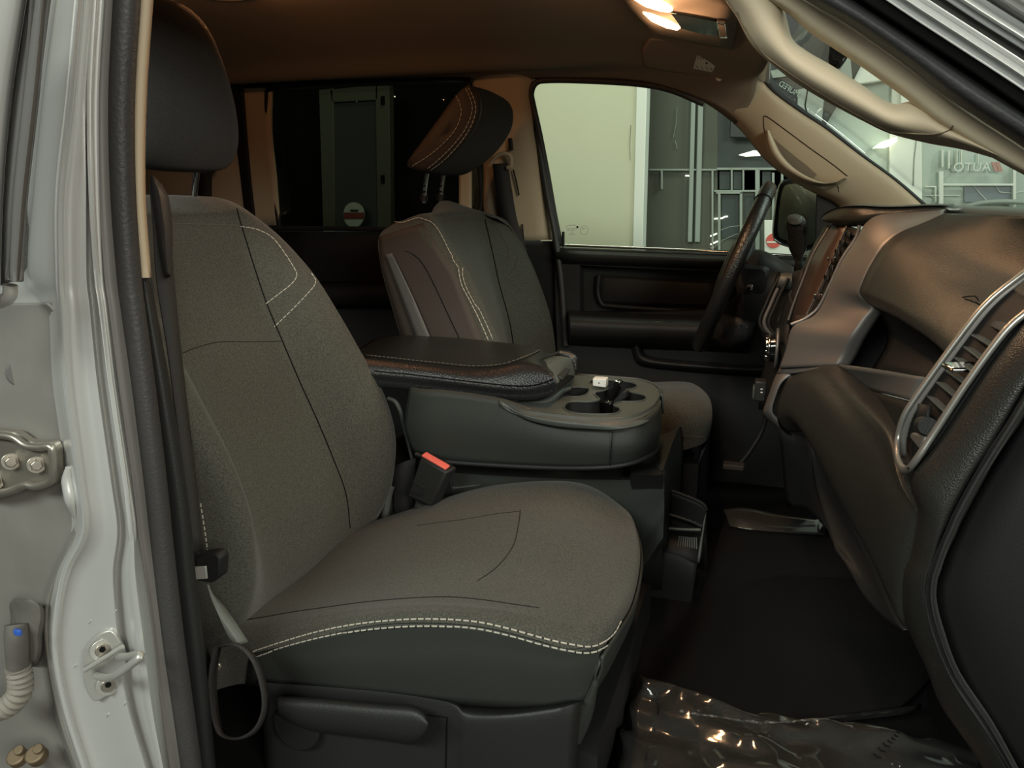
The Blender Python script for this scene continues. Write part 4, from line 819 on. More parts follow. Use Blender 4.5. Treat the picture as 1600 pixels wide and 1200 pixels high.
# storage bin on the floor ahead of the centre seat
fb = root('floor_bin', P(1060, 850, -.10), 'black open storage bin with a ribbed liner on the floor ahead of the centre seat', 'storage bin')
rim = [(1010, 758), (1040, 764), (1075, 776), (1098, 787), (1104, 797), (1098, 830), (1093, 878)]
net('bin_wall', [[P(u, v, -.02) for u, v in rim[:5]], [P(u, v+32, -.02) for u, v in rim[:5]], [P(u, v+100, -.02) for u, v in rim[:5]]], 'plastic_dark', fb, 3, 3, thick=.004)
tube('bin_rim', [P(u, v, -.025) for u, v in rim[:5]], .0032, 'plastic', fb, k=5)
tube('bin_rim', [P(1010, 796, -.05), P(1042, 803, -.05), P(1078, 814, -.05), P(1097, 823, -.05)], .0032, 'plastic', fb, k=5)
tube('bin_bar', [P(1030, 824, -.06), P(1060, 827, -.06), P(1095, 828, -.06)], .0030, 'plastic_grey', fb, k=4)
net('bin_front', [[P(1098, 824, -.05), P(1096, 850, -.07), P(1092, 880, -.09)], [P(1104, 800, -.03), P(1101, 830, -.05), P(1097, 872, -.07)]], 'plastic_grey', fb, 2, 3, thick=.004)
for i in range(9):
    t = i/8
    tube('liner_rib', [P(1062+26*t, 838+2*t, -.06), P(1058+31*t, 858+9*t, -.075), P(1054+36*t, 868+9*t, -.085)], .0014, 'plastic_grey', fb, k=2, seg=6)
net('bin_floor', [[P(u, v, y) for u, v in r] for r, y in ((((1000, 830), (1050, 836), (1096, 842)), -.055), (((1000, 862), (1050, 867), (1092, 880)), -.09))], 'plastic_dark', fb, 2, 2, thick=.004)
net('bin_lip', [[P(u, v, -.09) for u, v in ((1000, 862), (1030, 864), (1060, 870), (1090, 880))], [P(u, v, -.11) for u, v in ((1000, 872), (1030, 874), (1060, 880), (1088, 890))], [P(u, v, -.11) for u, v in ((1000, 1000), (1030, 1000), (1058, 990), (1078, 960))]], 'plastic_dark', fb, 3, 4, thick=.006)

# ================================================================== FLOOR MAT AND FILM
fm = net('floor_mat', [[PZ(u, v, z) for u, v, z in r] for r in (
    ((1138, 800, .17), (1200, 806, .17), (1290, 815, .165), (1340, 830, .16)),
    ((1120, 850, .15), (1200, 856, .15), (1300, 862, .145), (1400, 870, .14)),
    ((1095, 930, .115), (1200, 935, .115), (1320, 940, .11), (1440, 940, .11)),
    ((1050, 1030, .085), (1200, 1040, .085), (1330, 1040, .085), (1470, 1030, .085)),
    ((1008, 1090, .080), (1080, 1110, .080), (1240, 1125, .080), (1400, 1112, .080)),
    ((1000, 1100, .077), (1075, 1118, .077), (1240, 1133, .077), (1440, 1108, .077)))], 'mat', None, 4, 4, thick=.008)
tag(fm, 'black felt floor mat in the passenger footwell', 'floor mat')
film_rows = []
random.seed(11)
for j, (yy, zz) in enumerate(((-.355, .084), (-.37, .092), (-.385, .094), (-.405, .086), (-.43, .086), (-.46, .080), (-.49, .084), (-.53, .078), (-.60, .08))):
    film_rows.append([Vector((x+random.uniform(-.012, .012), yy+random.uniform(-.004, .004)-.022*math.exp(-((x-.10)/.10)**2), zz+.006*math.sin(x*21+yy*40)+random.uniform(-.0035, .0045))) for x in [(-.14+.022*i) for i in range(25)]])
flm = net('protective_film', film_rows, 'film', None, 5, 3, thick=.0006, angle=180)
tag(flm, 'crumpled clear plastic film covering the floor along the mat edge', 'plastic film')
tfm = bvh(flm, fm)
ef = onto(tfm, [(1060, 1113), (1110, 1121), (1180, 1130), (1240, 1130), (1330, 1120), (1400, 1113), (1433, 1105)], .003, 8)
tube('film_edge', ef, [.0018+.0012*math.sin(i*1.7) for i in range(len(ef))], 'film', flm, k=1, seg=6)
# printed line of lettering, reversed as seen through the film
import itertools
lp = onto(tfm, [(1432, 1108), (1420, 1122), (1408, 1136), (1400, 1150), (1385, 1165), (1365, 1192)], .002, 3)
for i in range(len(lp)-1):
    a = lp[i]; b = lp[i+1]; t = (b-a)*.35; s = Vector((t.y, -t.x, 0))*1.2
    line('print_mark', [a-s, a+s*.2+t*.6, a+s], .0014 if i < 9 else .0006, 'seam', flm, 4)
f2 = net('protective_film', [[PZ(u, v, z) for u, v, z in r] for r in (((1130, 796, .178), (1165, 793, .182), (1215, 803, .178), (1290, 812, .174)), ((1135, 806, .176), (1170, 812, .18), (1215, 818, .175), (1290, 824, .172)), ((1140, 822, .17), (1180, 828, .171), (1230, 832, .169), (1290, 836, .167)))], 'film', None, 4, 5, thick=.0006, angle=180)
tag(f2, 'strip of clear film showing at the far edge of the floor mat', 'plastic film')
# pedal and small bright bits in the footwell
pd = root('brake_pedal', P(1146, 728, .40), 'dark pedal with a lit edge in the driver footwell', 'pedal')
box('pedal_pad', P(1146, 728, .40), (.05, .03, .014), 'vinyl_brown', pd, bevel=.003)
tube('pedal_arm', [P(1155, 726, .41), P(1175, 700, .42), P(1195, 660, .43), P(1200, 590, .40), P(1208, 530, .22), P(1215, 500, .165)], .006, 'plastic_dark', pd)

# ================================================================== DASHBOARD
da = root('dashboard', (.25, 0, .40), 'black and satin grey dashboard with glovebox, centre stack and side air vent', 'dashboard')
# top pad running to the windshield
net('top_pad', [[Vector((x, y, z)) for x, z in ((.30, .812), (.31, .826), (.34, .829), (.42, .826), (.50, .815))] for y in (-.74, -.5, -.2, .1, .4, .72)], 'dash_top_lit', da, 3, 4, thick=.01)
# passenger bulge (upper glovebox)
ub = []
for r in (
    ((1476, 333), (1545, 335), (1620, 340), (1720, 347)),
    ((1440, 349), (1525, 354), (1625, 366), (1750, 385)),
    ((1406, 363), (1495, 387), (1600, 420), (1710, 460)),
    ((1381, 383), (1462, 412), (1560, 450), (1650, 492)),
    ((1362, 411), (1432, 438), (1515, 475), (1592, 525)),
    ((1347, 442), (1408, 466), (1480, 505), (1550, 560)),
    ((1344, 460), (1398, 484), (1464, 525), (1528, 585)),
    ((1364, 478), (1410, 502), (1466, 540), (1520, 600))):
    ub.append([P(u, v, y) for (u, v), y in zip(r, (-.20, -.34, -.48, -.60))])
ub.append([p+Vector((.03, 0, .004)) for p in ub[-1]])
ubo = net('upper_glovebox', ub, 'plastic_soft', da, 5, 5, thick=.006, angle=180)
tub = bvh(ubo)
line('embossing', onto(tub, [(1504, 465), (1523, 463), (1529, 470)], .0004, 2), .0007, 'seam', ubo)
line('embossing', onto(tub, [(1508, 467.5), (1514, 470)], .0004, 1), .0007, 'seam', ubo); line('embossing', onto(tub, [(1516, 469), (1521, 473)], .0004, 1), .0007, 'seam', ubo); line('embossing', onto(tub, [(1523, 472), (1532, 477)], .0004, 1), .0007, 'seam', ubo)
net('dash_core', [[Vector((x, y, z)) for y in (-.66, -.3, .1, .45, .72)] for x, z in ((.34, .80), (.325, .68), (.31, .55), (.33, .42))], 'plastic_dark', da, 2, 2, thick=.01)
slab('stack_wall', [P(u, v, -.14) for u, v in ((1326, 470), (1420, 470), (1420, 600), (1300, 600), (1318, 560))], (0, .01, 0), 'plastic_dark', da, 0)
# open shelf under it
net('shelf', [[P(u, v, y)+Vector((dx, 0, dz)) for (u, v), y in zip(r, (-.20, -.33, -.45, -.55))] for r, dx, dz in (
    (((1350, 482), (1400, 503), (1460, 542), (1520, 610)), .02, 0), (((1330, 528), (1380, 545), (1450, 575), (1520, 640)), .05, 0), (((1306, 569), (1350, 578), (1400, 585), (1460, 592)), .05, -.006))], 'plastic_dark', da, 3, 3, thick=.004)
net('shelf_floor', [[P(u, v, y) for (u, v), y in zip(r, (-.20, -.33, -.45, -.545))] for r in (((1308, 571), (1353, 577), (1400, 583), (1445, 589)), ((1318, 586), (1362, 594), (1402, 601), (1436, 607)), ((1331, 603), (1368, 612), (1400, 620), (1426, 627)))], 'rubber_grey', da, 3, 3, thick=.004)  # lighter grey stands in for light falling on the shelf floor
net('shelf_lip', [[P(u, v, y) for (u, v), y in zip(r, (-.20, -.34, -.48, -.62))] for r in (((1330, 602), (1371, 614), (1410, 624), (1450, 634)), ((1332, 612), (1370, 640), (1400, 668), (1440, 700)), ((1336, 616), (1372, 652), (1402, 690), (1440, 770)))], 'plastic_dark', da, 3, 3, thick=.004)
# satin bezel flank of the centre stack
bz = []
for l, r, yl, yr in (((1483, 326), (1478, 334), -.16, -.195), ((1430, 328), (1440, 350), -.135, -.20), ((1381, 332), (1406, 364), -.11, -.20), ((1355, 348), (1381, 384), -.10, -.20), ((1342, 371), (1362, 412), -.10, -.20), ((1319, 405), (1347, 443), -.10, -.20), ((1303, 438), (1344, 462), -.10, -.20), ((1288, 472), (1363, 480), -.10, -.205), ((1272, 494), (1350, 498), -.10, -.205), ((1240, 510), (1331, 527), -.10, -.205), ((1229, 546), (1319, 552), -.10, -.20), ((1219, 574), (1307, 571), -.10, -.20)):
    L = P(*l, yl); R = P(*r, yr)
    bz.append([L+Vector((.02, .012, 0)), L, L.lerp(R, .12)+Vector((-.006, -.006, 0)), L.lerp(R, .5)+Vector((-.007, -.004, 0)), L.lerp(R, .88)+Vector((-.003, 0, 0)), R, R+Vector((.02, .004, 0))])
net('center_bezel', bz, 'bezel', da, 5, 3, thick=.004, angle=180)
net('bezel_tail', [[P(l[0], l[1], -.09), P((l[0]+r[0])/2, (l[1]+r[1])/2, -.118), P(r[0], r[1], -.125)] for l, r in (((1221, 570), (1250, 580)), ((1209, 593), (1222, 596)), ((1197, 627), (1210, 622)), ((1192, 644), (1206, 640)), ((1199, 656), (1209, 650)), ((1212, 668), (1220, 662)), ((1225, 677), (1228, 672)))], 'bezel', da, 4, 3, thick=.005, angle=180)
net('bezel_shoulder', [[P(u, v, y) for u, v, y in r] for r in (((1219, 572, -.10), (1260, 572, -.15), (1307, 570, -.20)), ((1214, 584, -.10), (1240, 582, -.14), (1275, 574, -.18)))], 'bezel', da, 2, 3, thick=.004)
# screen face and switch column of the centre stack
SL = [(1302, 348), (1273, 397), (1260, 430), (1243, 477), (1236, 508)]; SR = [(1324, 353), (1303, 400), (1287, 440), (1267, 480), (1257, 500)]; SB = [(1345, 360), (1321, 402), (1303, 440), (1286, 474), (1270, 496)]
net('screen', [[P(*l, .06), P(*r, -.05)] for l, r in zip(SL, SR)], 'screen', da, 4, 2, thick=.006)
net('switch_panel', [[P(*l, -.05)+Vector((.003, 0, 0)), P(*r, -.10)+Vector((.003, 0, 0))] for l, r in zip(SR, SB)], 'plastic_dark', da, 4, 2, thick=.006)
line('screen_edge', [P(*r, -.05)+Vector((-.001, 0, 0)) for r in SR], .0013, 'bezel', da)
net('stack_foot', [[P(u, v, y) for u, v, y in r] for r in (((1240, 492, .03), (1256, 492, -.05), (1276, 488, -.10)), ((1236, 508, .02), (1250, 504, -.06), (1270, 496, -.10)))], 'screen', da, 2, 3, thick=.004)
tube('stack_trim', [P(u, v, -.10)+Vector((-.002, 0, 0)) for u, v in ((1345, 352), (1340, 371), (1318, 404), (1302, 438), (1287, 470), (1276, 486), (1258, 499), (1238, 507))], .0028, 'bezel', da, k=4)
for u, v in ((1330, 366), (1321, 379), (1314, 393), (1304, 419), (1297, 433)):
    sbn = box('switch', P(u, v, -.075)+Vector((-.004, 0, 0)), (.003, .036, .009), 'plastic', da, bevel=.0015)
    for du in (-3, 4):
        box('switch_mark', P(u+du, v, -.075 if du < 0 else -.08)+Vector((-.0055, 0, 0)), (.002, .006, .007), 'seam', sbn, bevel=0)
for u, v in ((1305, 405), (1284, 463)):
    kb = box('switch', P(u+2, v, -.075)+Vector((-.006, 0, 0)), (.004, .034, .009), 'screen', da, bevel=.0015)
    for du, yy in ((-5, -.068), (6, -.085)):
        box('chrome_tip', P(u+2+du, v, yy)+Vector((-.008, 0, 0)), (.003, .007, .008), 'chrome', kb, bevel=.001)
tube('stack_side_trim', [P(u, v, .075) for u, v in ((1298, 352), (1283, 375), (1270, 398), (1258, 428), (1242, 470), (1232, 500))], .0025, 'bezel', da, k=4)
net('stack_side', [[P(u, v, y) for u, v, y in r] for r in (((1288, 352, .14), (1296, 352, .09), (1302, 350, .06)), ((1262, 400, .14), (1268, 400, .09), (1273, 398, .06)), ((1240, 450, .14), (1248, 450, .09), (1254, 450, .06)), ((1225, 505, .14), (1232, 505, .09), (1238, 506, .06)))], 'plastic', da, 3, 3, thick=.004)
# cluster hood and pad above the stack
loft('cluster_hood', [[P(u, v0, y0_), P(u-2, v0+3, y0_-.02), P(u, v1, y0_-.03), P(u+6, v1+2, y0_+.02), P(u+10, v0+6, y0_+.30), P(u+8, v0-1, y0_+.30)] for u, v0, v1, y0_ in ((1284, 340, 344, .10), (1291, 332, 346, .06), (1303, 326, 345, .02), (1320, 322, 346, -.03), (1345, 321, 346, -.07), (1375, 322, 338, -.09), (1410, 322, 334, -.11), (1450, 320, 330, -.13), (1482, 320, 328, -.14))], 'plastic_soft', da, 4, 4, angle=180)
net('hood_underside', [[P(u, v, y) for u, v, y in r] for r in (((1290, 340, .10), (1296, 346, .05), (1304, 350, .02)), ((1310, 333, .06), (1318, 342, .0), (1326, 352, -.04)), ((1340, 328, .02), (1347, 338, -.05), (1350, 350, -.085)), ((1375, 326, .0), (1378, 332, -.06), (1380, 338, -.095)))], 'screen', da, 3, 3, thick=.004)
# cluster trim curves, knobs
for k_, (dx, r_) in enumerate(((0, .0035), (7, .004), (14, .003))):
    tube('cluster_trim', [P(u+dx, v+dx*.2, .16-.02*k_) for u, v in ((1218, 432), (1206, 455), (1196, 478), (1188, 497), (1189, 510), (1198, 520), (1210, 528), (1215, 540))], r_, 'bezel' if k_ == 1 else 'plastic', da, k=5)
net('cluster_panel', [[P(u, v, y) for u, v, y in r] for r in (((1215, 425, .30), (1235, 425, .16), (1255, 420, .10)), ((1196, 475, .30), (1215, 475, .16), (1238, 480, .10)), ((1184, 510, .30), (1205, 512, .16), (1232, 512, .10)), ((1196, 545, .30), (1210, 548, .14), (1226, 548, .05)), ((1188, 590, .30), (1205, 590, .14), (1214, 590, .04)), ((1185, 640, .30), (1194, 640, .14), (1198, 636, .0)))], 'plastic_dark', da, 3, 3, thick=.004)
lk = tube('light_knob', [P(1237, 440, .14), P(1237, 440, .14)+Vector((-.014, 0, 0)), P(1237, 440, .14)+Vector((-.024, 0, .002))], [.017, .017, .014], 'plastic_grey', da, seg=18, k=2)
tube('chrome_loop', [P(1237, 454, .09), P(1234, 460, .09), P(1236, 470, .09), P(1238, 474, .09)], .0025, 'chrome', da)
tube('chrome_loop', [P(1222, 488, .10), P(1219, 494, .10), P(1217, 502, .10)], .0018, 'chrome', da)
kn = tube('selector_knob', [P(1212, 544, .06), P(1212, 544, .06)+Vector((-.016, 0, -.002))], [.027, .025], 'black_gloss', da, seg=24, k=2)
kc = P(1212, 544, .06)
tube('knob_ring', [kc+Vector((-.012, .0245*math.cos(a), .0245*math.sin(a))) for a in [i*math.pi/10 for i in range(20)]], .0028, 'chrome', kn, k=2, closed=True, seg=8)
for i in range(8):
    a = math.pi*.25+i*math.pi/5; box('knob_grip', kc+Vector((-.016, .021*math.cos(a), .021*math.sin(a))), (.006, .005, .005), 'chrome', kn, bevel=.001)
tube('bezel_ring', [kc+Vector((.002, .034*math.cos(a), .036*math.sin(a))) for a in [i*math.pi/10 for i in range(20)]], .003, 'bezel', da, k=2, closed=True, seg=8)
sk2 = box('rocker_switch', P(1188, 609, .07), (.022, .034, .040), 'plastic', da, bevel=.003)
box('rocker_cap', P(1181, 612, .07), (.012, .030, .026), 'plastic_grey', sk2, bevel=.003)
for dv in (-4, 1): box('rocker_mark', P(1190, 612+dv, .05), (.004, .002, .002), 'white', sk2, bevel=0)
# knee roll (lower glovebox door)
kr_ = [[P(u, v, y) for u, v in r] for r, y in (
    (((1262, 575), (1244, 584), (1228, 596), (1213, 640), (1226, 674)), -.13),
    (((1306, 571), (1282, 582), (1255, 600), (1236, 650), (1268, 676)), -.20),
    (((1335, 606), (1313, 620), (1287, 638), (1270, 692), (1286, 720)), -.30),
    (((1366, 642), (1346, 662), (1323, 688), (1303, 742), (1314, 782)), -.41),
    (((1394, 680), (1379, 706), (1356, 738), (1339, 798), (1347, 842)), -.51),
    (((1410, 748), (1402, 762), (1386, 786), (1372, 850), (1376, 900)), -.60),
    (((1431, 786), (1424, 795), (1412, 820), (1398, 888), (1404, 968)), -.645),
    (((1437, 800), (1436, 812), (1432, 840), (1425, 900), (1418, 980)), -.655))]
kr2 = [[r[0]+Vector((.03, 0, .0))]+[r[0], r[0].lerp(r[1], .5)+Vector((-.002, 0, .003)), r[1]+Vector((-.001, 0, .002)), r[2], r[3], r[4], r[4]+Vector((.05, 0, .01))] for r in kr_]
kro = net('lower_glovebox', kr2, 'plastic_soft', da, 5, 4, thick=.005, angle=180)
# hush panel and footwell side
net('lower_panel', [[P(u, v, y) for u, v, y in r] for r in (((1215, 668, -.10), (1240, 680, -.12), (1268, 690, -.18)), ((1222, 720, -.08), (1246, 725, -.14), (1276, 728, -.20)), ((1225, 760, -.08), (1255, 770, -.14), (1290, 790, -.27)), ((1230, 792, -.08), (1262, 798, -.14), (1297, 832, -.34)))], 'plastic_dark', da, 3, 3, thick=.004)
net('kick_strip', [[P(u, v, y) for u, v, y in r] for r in (((1266, 690, -.20), (1274, 690, -.20), (1284, 716, -.25)), ((1270, 740, -.22), (1285, 735, -.25), (1312, 780, -.36)), ((1280, 785, -.27), (1305, 800, -.33), (1345, 845, -.48)), ((1296, 835, -.36), (1330, 860, -.44), (1375, 905, -.58)), ((1312, 865, -.44), (1352, 910, -.53), (1403, 970, -.645)), ((1348, 930, -.54), (1380, 965, -.60), (1412, 985, -.66)))], 'plastic', da, 4, 4, thick=.006)
# end cap by the door opening, with its seal
A = [(1640, 470), (1600, 500), (1552, 560), (1508, 625), (1462, 693), (1428, 735), (1424, 765), (1434, 800), (1424, 865), (1412, 900), (1412, 960), (1428, 1005), (1447, 1045), (1470, 1102), (1521, 1176), (1560, 1240)]
B = [(1650, 520), (1603, 600), (1572, 654), (1544, 702), (1516, 744), (1488, 796), (1480, 815), (1468, 843), (1455, 886), (1449, 905), (1448, 935), (1460, 980), (1482, 1045), (1534, 1124), (1574, 1200), (1600, 1250)]
Cc = [(1680, 560), (1615, 632), (1590, 668), (1558, 714), (1528, 768), (1503, 814), (1494, 835), (1482, 860), (1468, 892), (1463, 915), (1462, 950), (1473, 1000), (1505, 1070), (1556, 1145), (1594, 1205), (1620, 1255)]
net('end_cap', [[P(*a, -.662), P(a[0]*.8+b[0]*.2, a[1]*.8+b[1]*.2, -.69), P(a[0]*.4+b[0]*.6, a[1]*.4+b[1]*.6, -.708), P(*b, -.715), P(*b, -.69)] for a, b in zip(A, B)], 'plastic_soft', da, 4, 4, thick=.006, angle=180)
ec = net('door_seal', [[P(*b, -.700), P(b[0]*.7+c[0]*.3, b[1]*.7+c[1]*.3, -.722), P(b[0]*.3+c[0]*.7, b[1]*.3+c[1]*.7, -.724), P(*c, -.708)] for b, c in zip(B, Cc)], 'plastic', da, 4, 4, thick=.006, angle=180)
# vent: ring, recess, slats, tabs
RL = [(1612, 418), (1568, 451), (1544, 472), (1520, 499), (1475, 559), (1430, 622), (1412, 652), (1403, 685), (1402, 712), (1409, 730)]
RR = [(1418, 733), (1430, 721), (1460, 676), (1505, 607), (1550, 544), (1580, 508), (1612, 482)]
vr = [P(*p, -.565) for p in RL[:-2]]+[P(1402, 712, -.585), P(1408, 729, -.62)]+[P(1418, 734, -.645)]+[P(*p, -.665) for p in RR[1:]]
va_ = root('air_vent', P(1480, 600, -.61))
va_.parent = da; va_.matrix_parent_inverse = Matrix.Translation(-LOC[da.name])
tube('vent_ring', vr, .0046, 'vent_ring', va_, k=5, seg=10, rb=.0034)
net('vent_wall', [[P(*p, -.567)+Vector((dx, -dy, 0)) for p in RL[:-1]] for dx, dy in ((0, 0), (.004, .001), (.0085, .002))], 'bezel', va_, 3, 4, thick=.003)
net('vent_wall', [[P(*p, -.663)+Vector((dx, dy, 0)) for p in RR] for dx, dy in ((0, 0), (.03, .004))], 'plastic_dark', va_, 2, 4, thick=.003)
net('vent_back', [[P(*p, -.567)+Vector((.008, -.001, 0)) for p in RL[1:-2]], [P(*p, -.663)+Vector((.034, 0, 0)) for p in ((1590, 498), (1570, 520), (1550, 544), (1505, 607), (1460, 676), (1440, 706), (1432, 718))]], 'plastic_dark', va_, 2, 4, thick=.003)
slab('vent_ledge', [P(1526, 497, -.565)+Vector((.012, -.005, 0)), P(1578, 506, -.662)+Vector((.004, 0, 0)), P(1560, 520, -.662)+Vector((.004, 0, 0)), P(1517, 506, -.565)+Vector((.014, -.005, 0))], (.03, 0, .004), 'plastic_soft', va_, .001)
for a, b in (((1506, 524), (1548, 548)), ((1494, 543), (1530, 568)), ((1480, 560), (1518, 588)), ((1466, 580), (1505, 606)), ((1452, 598), (1490, 628)), ((1438, 620), (1474, 652)), ((1424, 645), (1458, 676))):
    p, q_ = P(*a, -.572)+Vector((.006, 0, 0)), P(*b, -.660)+Vector((.004, 0, 0))
    slab('vent_slat', [p, q_, q_+Vector((0, 0, .0018)), p+Vector((0, 0, .0018))], (.007, 0, .001), 'plastic_grey', va_, .0005)
tb_ = slab('vent_tab', [P(1478, 566, -.60)+Vector((-.004, 0, 0)), P(1497, 576, -.622)+Vector((-.004, 0, 0)), P(1493, 584, -.622)+Vector((-.004, 0, 0)), P(1475, 573, -.60)+Vector((-.004, 0, 0))], (.03, 0, .003), 'chrome', va_, .002)
slab('vent_tab', [P(1426, 676, -.60)+Vector((-.002, 0, 0)), P(1448, 682, -.64)+Vector((-.002, 0, 0)), P(1438, 702, -.64)+Vector((-.002, 0, 0)), P(1424, 684, -.60)+Vector((-.002, 0, 0))], (.02, 0, .002), 'bezel', va_, .002)
tube('tab_wheel', [P(1442, 664, -.61), P(1450, 666, -.64)], .009, 'plastic', va_, seg=16)
# dark hinge-pillar cover to the right of the seal
kp = net('trim_6', [[P(u, v, y) for u, v, y in r] for r in (((1660, 540, -.70), (1720, 560, -.74), (1800, 600, -.76)), ((1588, 668, -.70), (1650, 680, -.735), (1800, 700, -.76)), ((1526, 768, -.70), (1600, 770, -.735), (1800, 780, -.76)), ((1466, 892, -.70), (1560, 880, -.735), (1800, 880, -.76)), ((1460, 950, -.70), (1560, 960, -.735), (1800, 960, -.76)), ((1502, 1070, -.70), (1600, 1050, -.735), (1800, 1050, -.76)), ((1590, 1205, -.70), (1680, 1200, -.735), (1800, 1200, -.76)), ((1625, 1260, -.70), (1700, 1260, -.735), (1800, 1260, -.76)))], 'plastic_dark', None, 4, 4, thick=.008)
tag(kp, 'plain black hinge pillar cover at the end of the dashboard', 'pillar trim', kind='structure')

# ================================================================== STEERING
sw_c = Vector((-.067, .42, .682)); ax = Vector((.128, 0, .353)).normalized(); R_ = .192
sx = root('steering_wheel', sw_c, 'black leather steering wheel seen edge-on in front of the driver seat', 'steering wheel')
nrm = Vector((-ax.z, 0, ax.x))
def wp_(a, r=R_, d=0): return sw_c+ax*r*math.cos(a)+Vector((0, 1, 0))*r*math.sin(a)+nrm*d
tube('rim', [wp_(i*math.pi/16) for i in range(32)], .0175, 'leather', sx, k=3, seg=16, closed=True)
for a in (-.55, .55):
    tube('rim_seam', [wp_(a)+(wp_(a, R_+.0182)-wp_(a))*math.cos(t)+nrm*.0182*math.sin(t) for t in [i*math.pi/6 for i in range(12)]], .0012, 'seam', sx, k=2, closed=True, seg=6)
for a in (-math.pi*.62, math.pi*.62, -math.pi*.40, math.pi*.40):
    tube('spoke', [wp_(a, .06, -.006), wp_(a, .12, -.004), wp_(a, R_, 0)], [.018, .014, .012], 'plastic', sx, k=3)
loft('hub', [[sw_c-nrm*d+ax*.075*s*math.cos(t)+Vector((0, 1, 0))*.085*s*math.sin(t) for t in [i*math.pi/6 for i in range(12)]] for d, s in ((-.025, .55), (-.02, .9), (0, 1), (.02, .95), (.03, .7))], 'plastic', sx, 3, 3)
sc2 = root('steering_column', P(1195, 450, .42), 'black steering column shroud with a key lock between wheel and dashboard', 'steering column')
loft('shroud', [[P(u0, v0, .36), P(u0+2, (v0+v1)/2, .315), P(u1, v1, .36), P(u1, v1, .48), P((u0+u1)/2, (v0+v1)/2, .52), P(u0, v0, .48)] for u0, v0, u1, v1 in ((1158, 415, 1150, 500), (1165, 405, 1158, 512), (1185, 398, 1176, 512), (1205, 403, 1192, 505), (1222, 412, 1205, 488), (1240, 420, 1222, 470))], 'plastic', sc2, 4, 4, angle=180)
loft('lock_housing', [[P(u+a*s, v+b*s, y) for a, b in ((-1, -.9), (0, -1), (1, -.8), (1, .8), (0, 1), (-1, .9))] for y, u, v, s in ((.36, 1178, 440, 26), (.33, 1177, 440, 25), (.315, 1176, 440, 19))], 'plastic', sc2, 3, 3)
disc('key_lock', P(1171, 449, .312), (.25, -1, .1), .0075, .004, 'chrome', sc2, 18, .001)
disc('key_slot', P(1170, 451, .306), (.25, -1, .1), .004, .0022, 'seam', sc2, 12, 0)
net('lower_shroud', [[P(u, v, y) for u, v, y in r] for r in (((1130, 490, .37), (1150, 495, .34), (1180, 505, .34)), ((1120, 512, .37), (1145, 530, .34), (1172, 530, .34)), ((1112, 532, .39), (1135, 545, .38), (1160, 540, .38)))], 'plastic', sc2, 3, 3, thick=.004)
for u, v in ((1158, 508), (1168, 510)): disc('screw_head', P(u, v, .335), (.1, -1, .1), .003, .002, 'chrome', sc2, 10, 0)
gs = root('gear_lever', P(1245, 420, .33), 'black column gear lever with a rounded grip', 'gear lever')
def ov(u, v, a, b, y, n_=12): return [P(u+a*math.cos(2*math.pi*i/n_), v+b*math.sin(2*math.pi*i/n_), y+.012*math.sin(2*math.pi*i/n_+.6)*(-1)) for i in range(n_)]
loft('grip', [ov(1242, 338, 9, 3, .33), ov(1243, 341, 14, 5, .33), ov(1243.5, 348, 16, 7, .33), ov(1245, 365, 16, 7, .33), ov(1246, 385, 14.5, 6, .33), ov(1246.5, 397, 10, 4, .33), ov(1247, 404, 6.5, 3, .33)], 'leather', gs, 3, 1, angle=60)
loft('grip_cap', [ov(1241.5, 338, 8.5, 3.6, .322), ov(1242, 340, 11.5, 5.5, .322), ov(1242, 345, 12, 6, .322)], 'plastic_grey', gs, 2, 1, angle=60)
tube('lever_stem', [P(1247, 402, .33), P(1248, 415, .33), P(1250, 428, .34), P(1256, 440, .36)], [.0085, .0075, .0075, .008], 'plastic', gs)

# ================================================================== ROOF FITTINGS
oc = root('overhead_console', P(1070, 35, .30), 'roof console with two lit map lamps and a black compartment', 'overhead console')
def onz(L, z): return [PZ(u, v, z) for u, v in L]
net('console_shell', [onz(r, z) for r, z in (([(985, -30), (1060, -25), (1160, 0)], 1.150), ([(975, 0), (1055, 20), (1150, 45)], 1.140), ([(1010, 40), (1070, 52), (1145, 68)], 1.140), ([(1020, 54), (1075, 66), (1142, 78)], 1.152))], 'headliner', oc, 3, 3, thick=.006)
for L in ([(990, 0), (1003, -3), (1025, 2), (1043, 11), (1051, 17), (1047, 20), (1030, 18), (1008, 11)], [(1004, 21), (1018, 24), (1040, 32), (1055, 39), (1063, 45), (1058, 48), (1040, 44), (1018, 34)]):
    slab('map_lamp', onz(L, 1.136), (0, 0, .006), 'lamp_warm', oc, .001)
slab('compartment', onz([(1047, 20), (1075, 25), (1120, 34), (1122, 58), (1090, 52), (1064, 45)], 1.137), (0, 0, .006), 'black_gloss', oc, .001)
slab('release_button', onz([(1120, 36), (1133, 38), (1137, 60), (1124, 60)], 1.134), (0, 0, .006), 'chrome', oc, .001)
slab('button_face', onz([(1122, 38), (1131.5, 40), (1135, 58), (1125.5, 58)], 1.1332), (0, 0, .002), 'headliner', oc, 0)
sv = root('sun_visor', P(1080, 95, .45), 'brown fabric sun visor with a white warning label above the driver window', 'sun visor')
def onv(L): return [P(u, v, .40+.0030*(v-60)) for u, v in L]
vis = slab('visor_panel', onv([(1015, 62), (1050, 62), (1100, 66), (1157, 72), (1129, 122), (1085, 118), (1040, 111), (1006, 104), (1003, 80)]), (0, .004, .012), 'headliner', sv, .005)
tvi = bvh(vis)
lab = slab('warning_label', onto(tvi, [(1092, 76), (1127, 82), (1113, 112), (1083, 106)], .0012, 1), (0, -.0006, -.0006), 'white_frame', sv, 0)
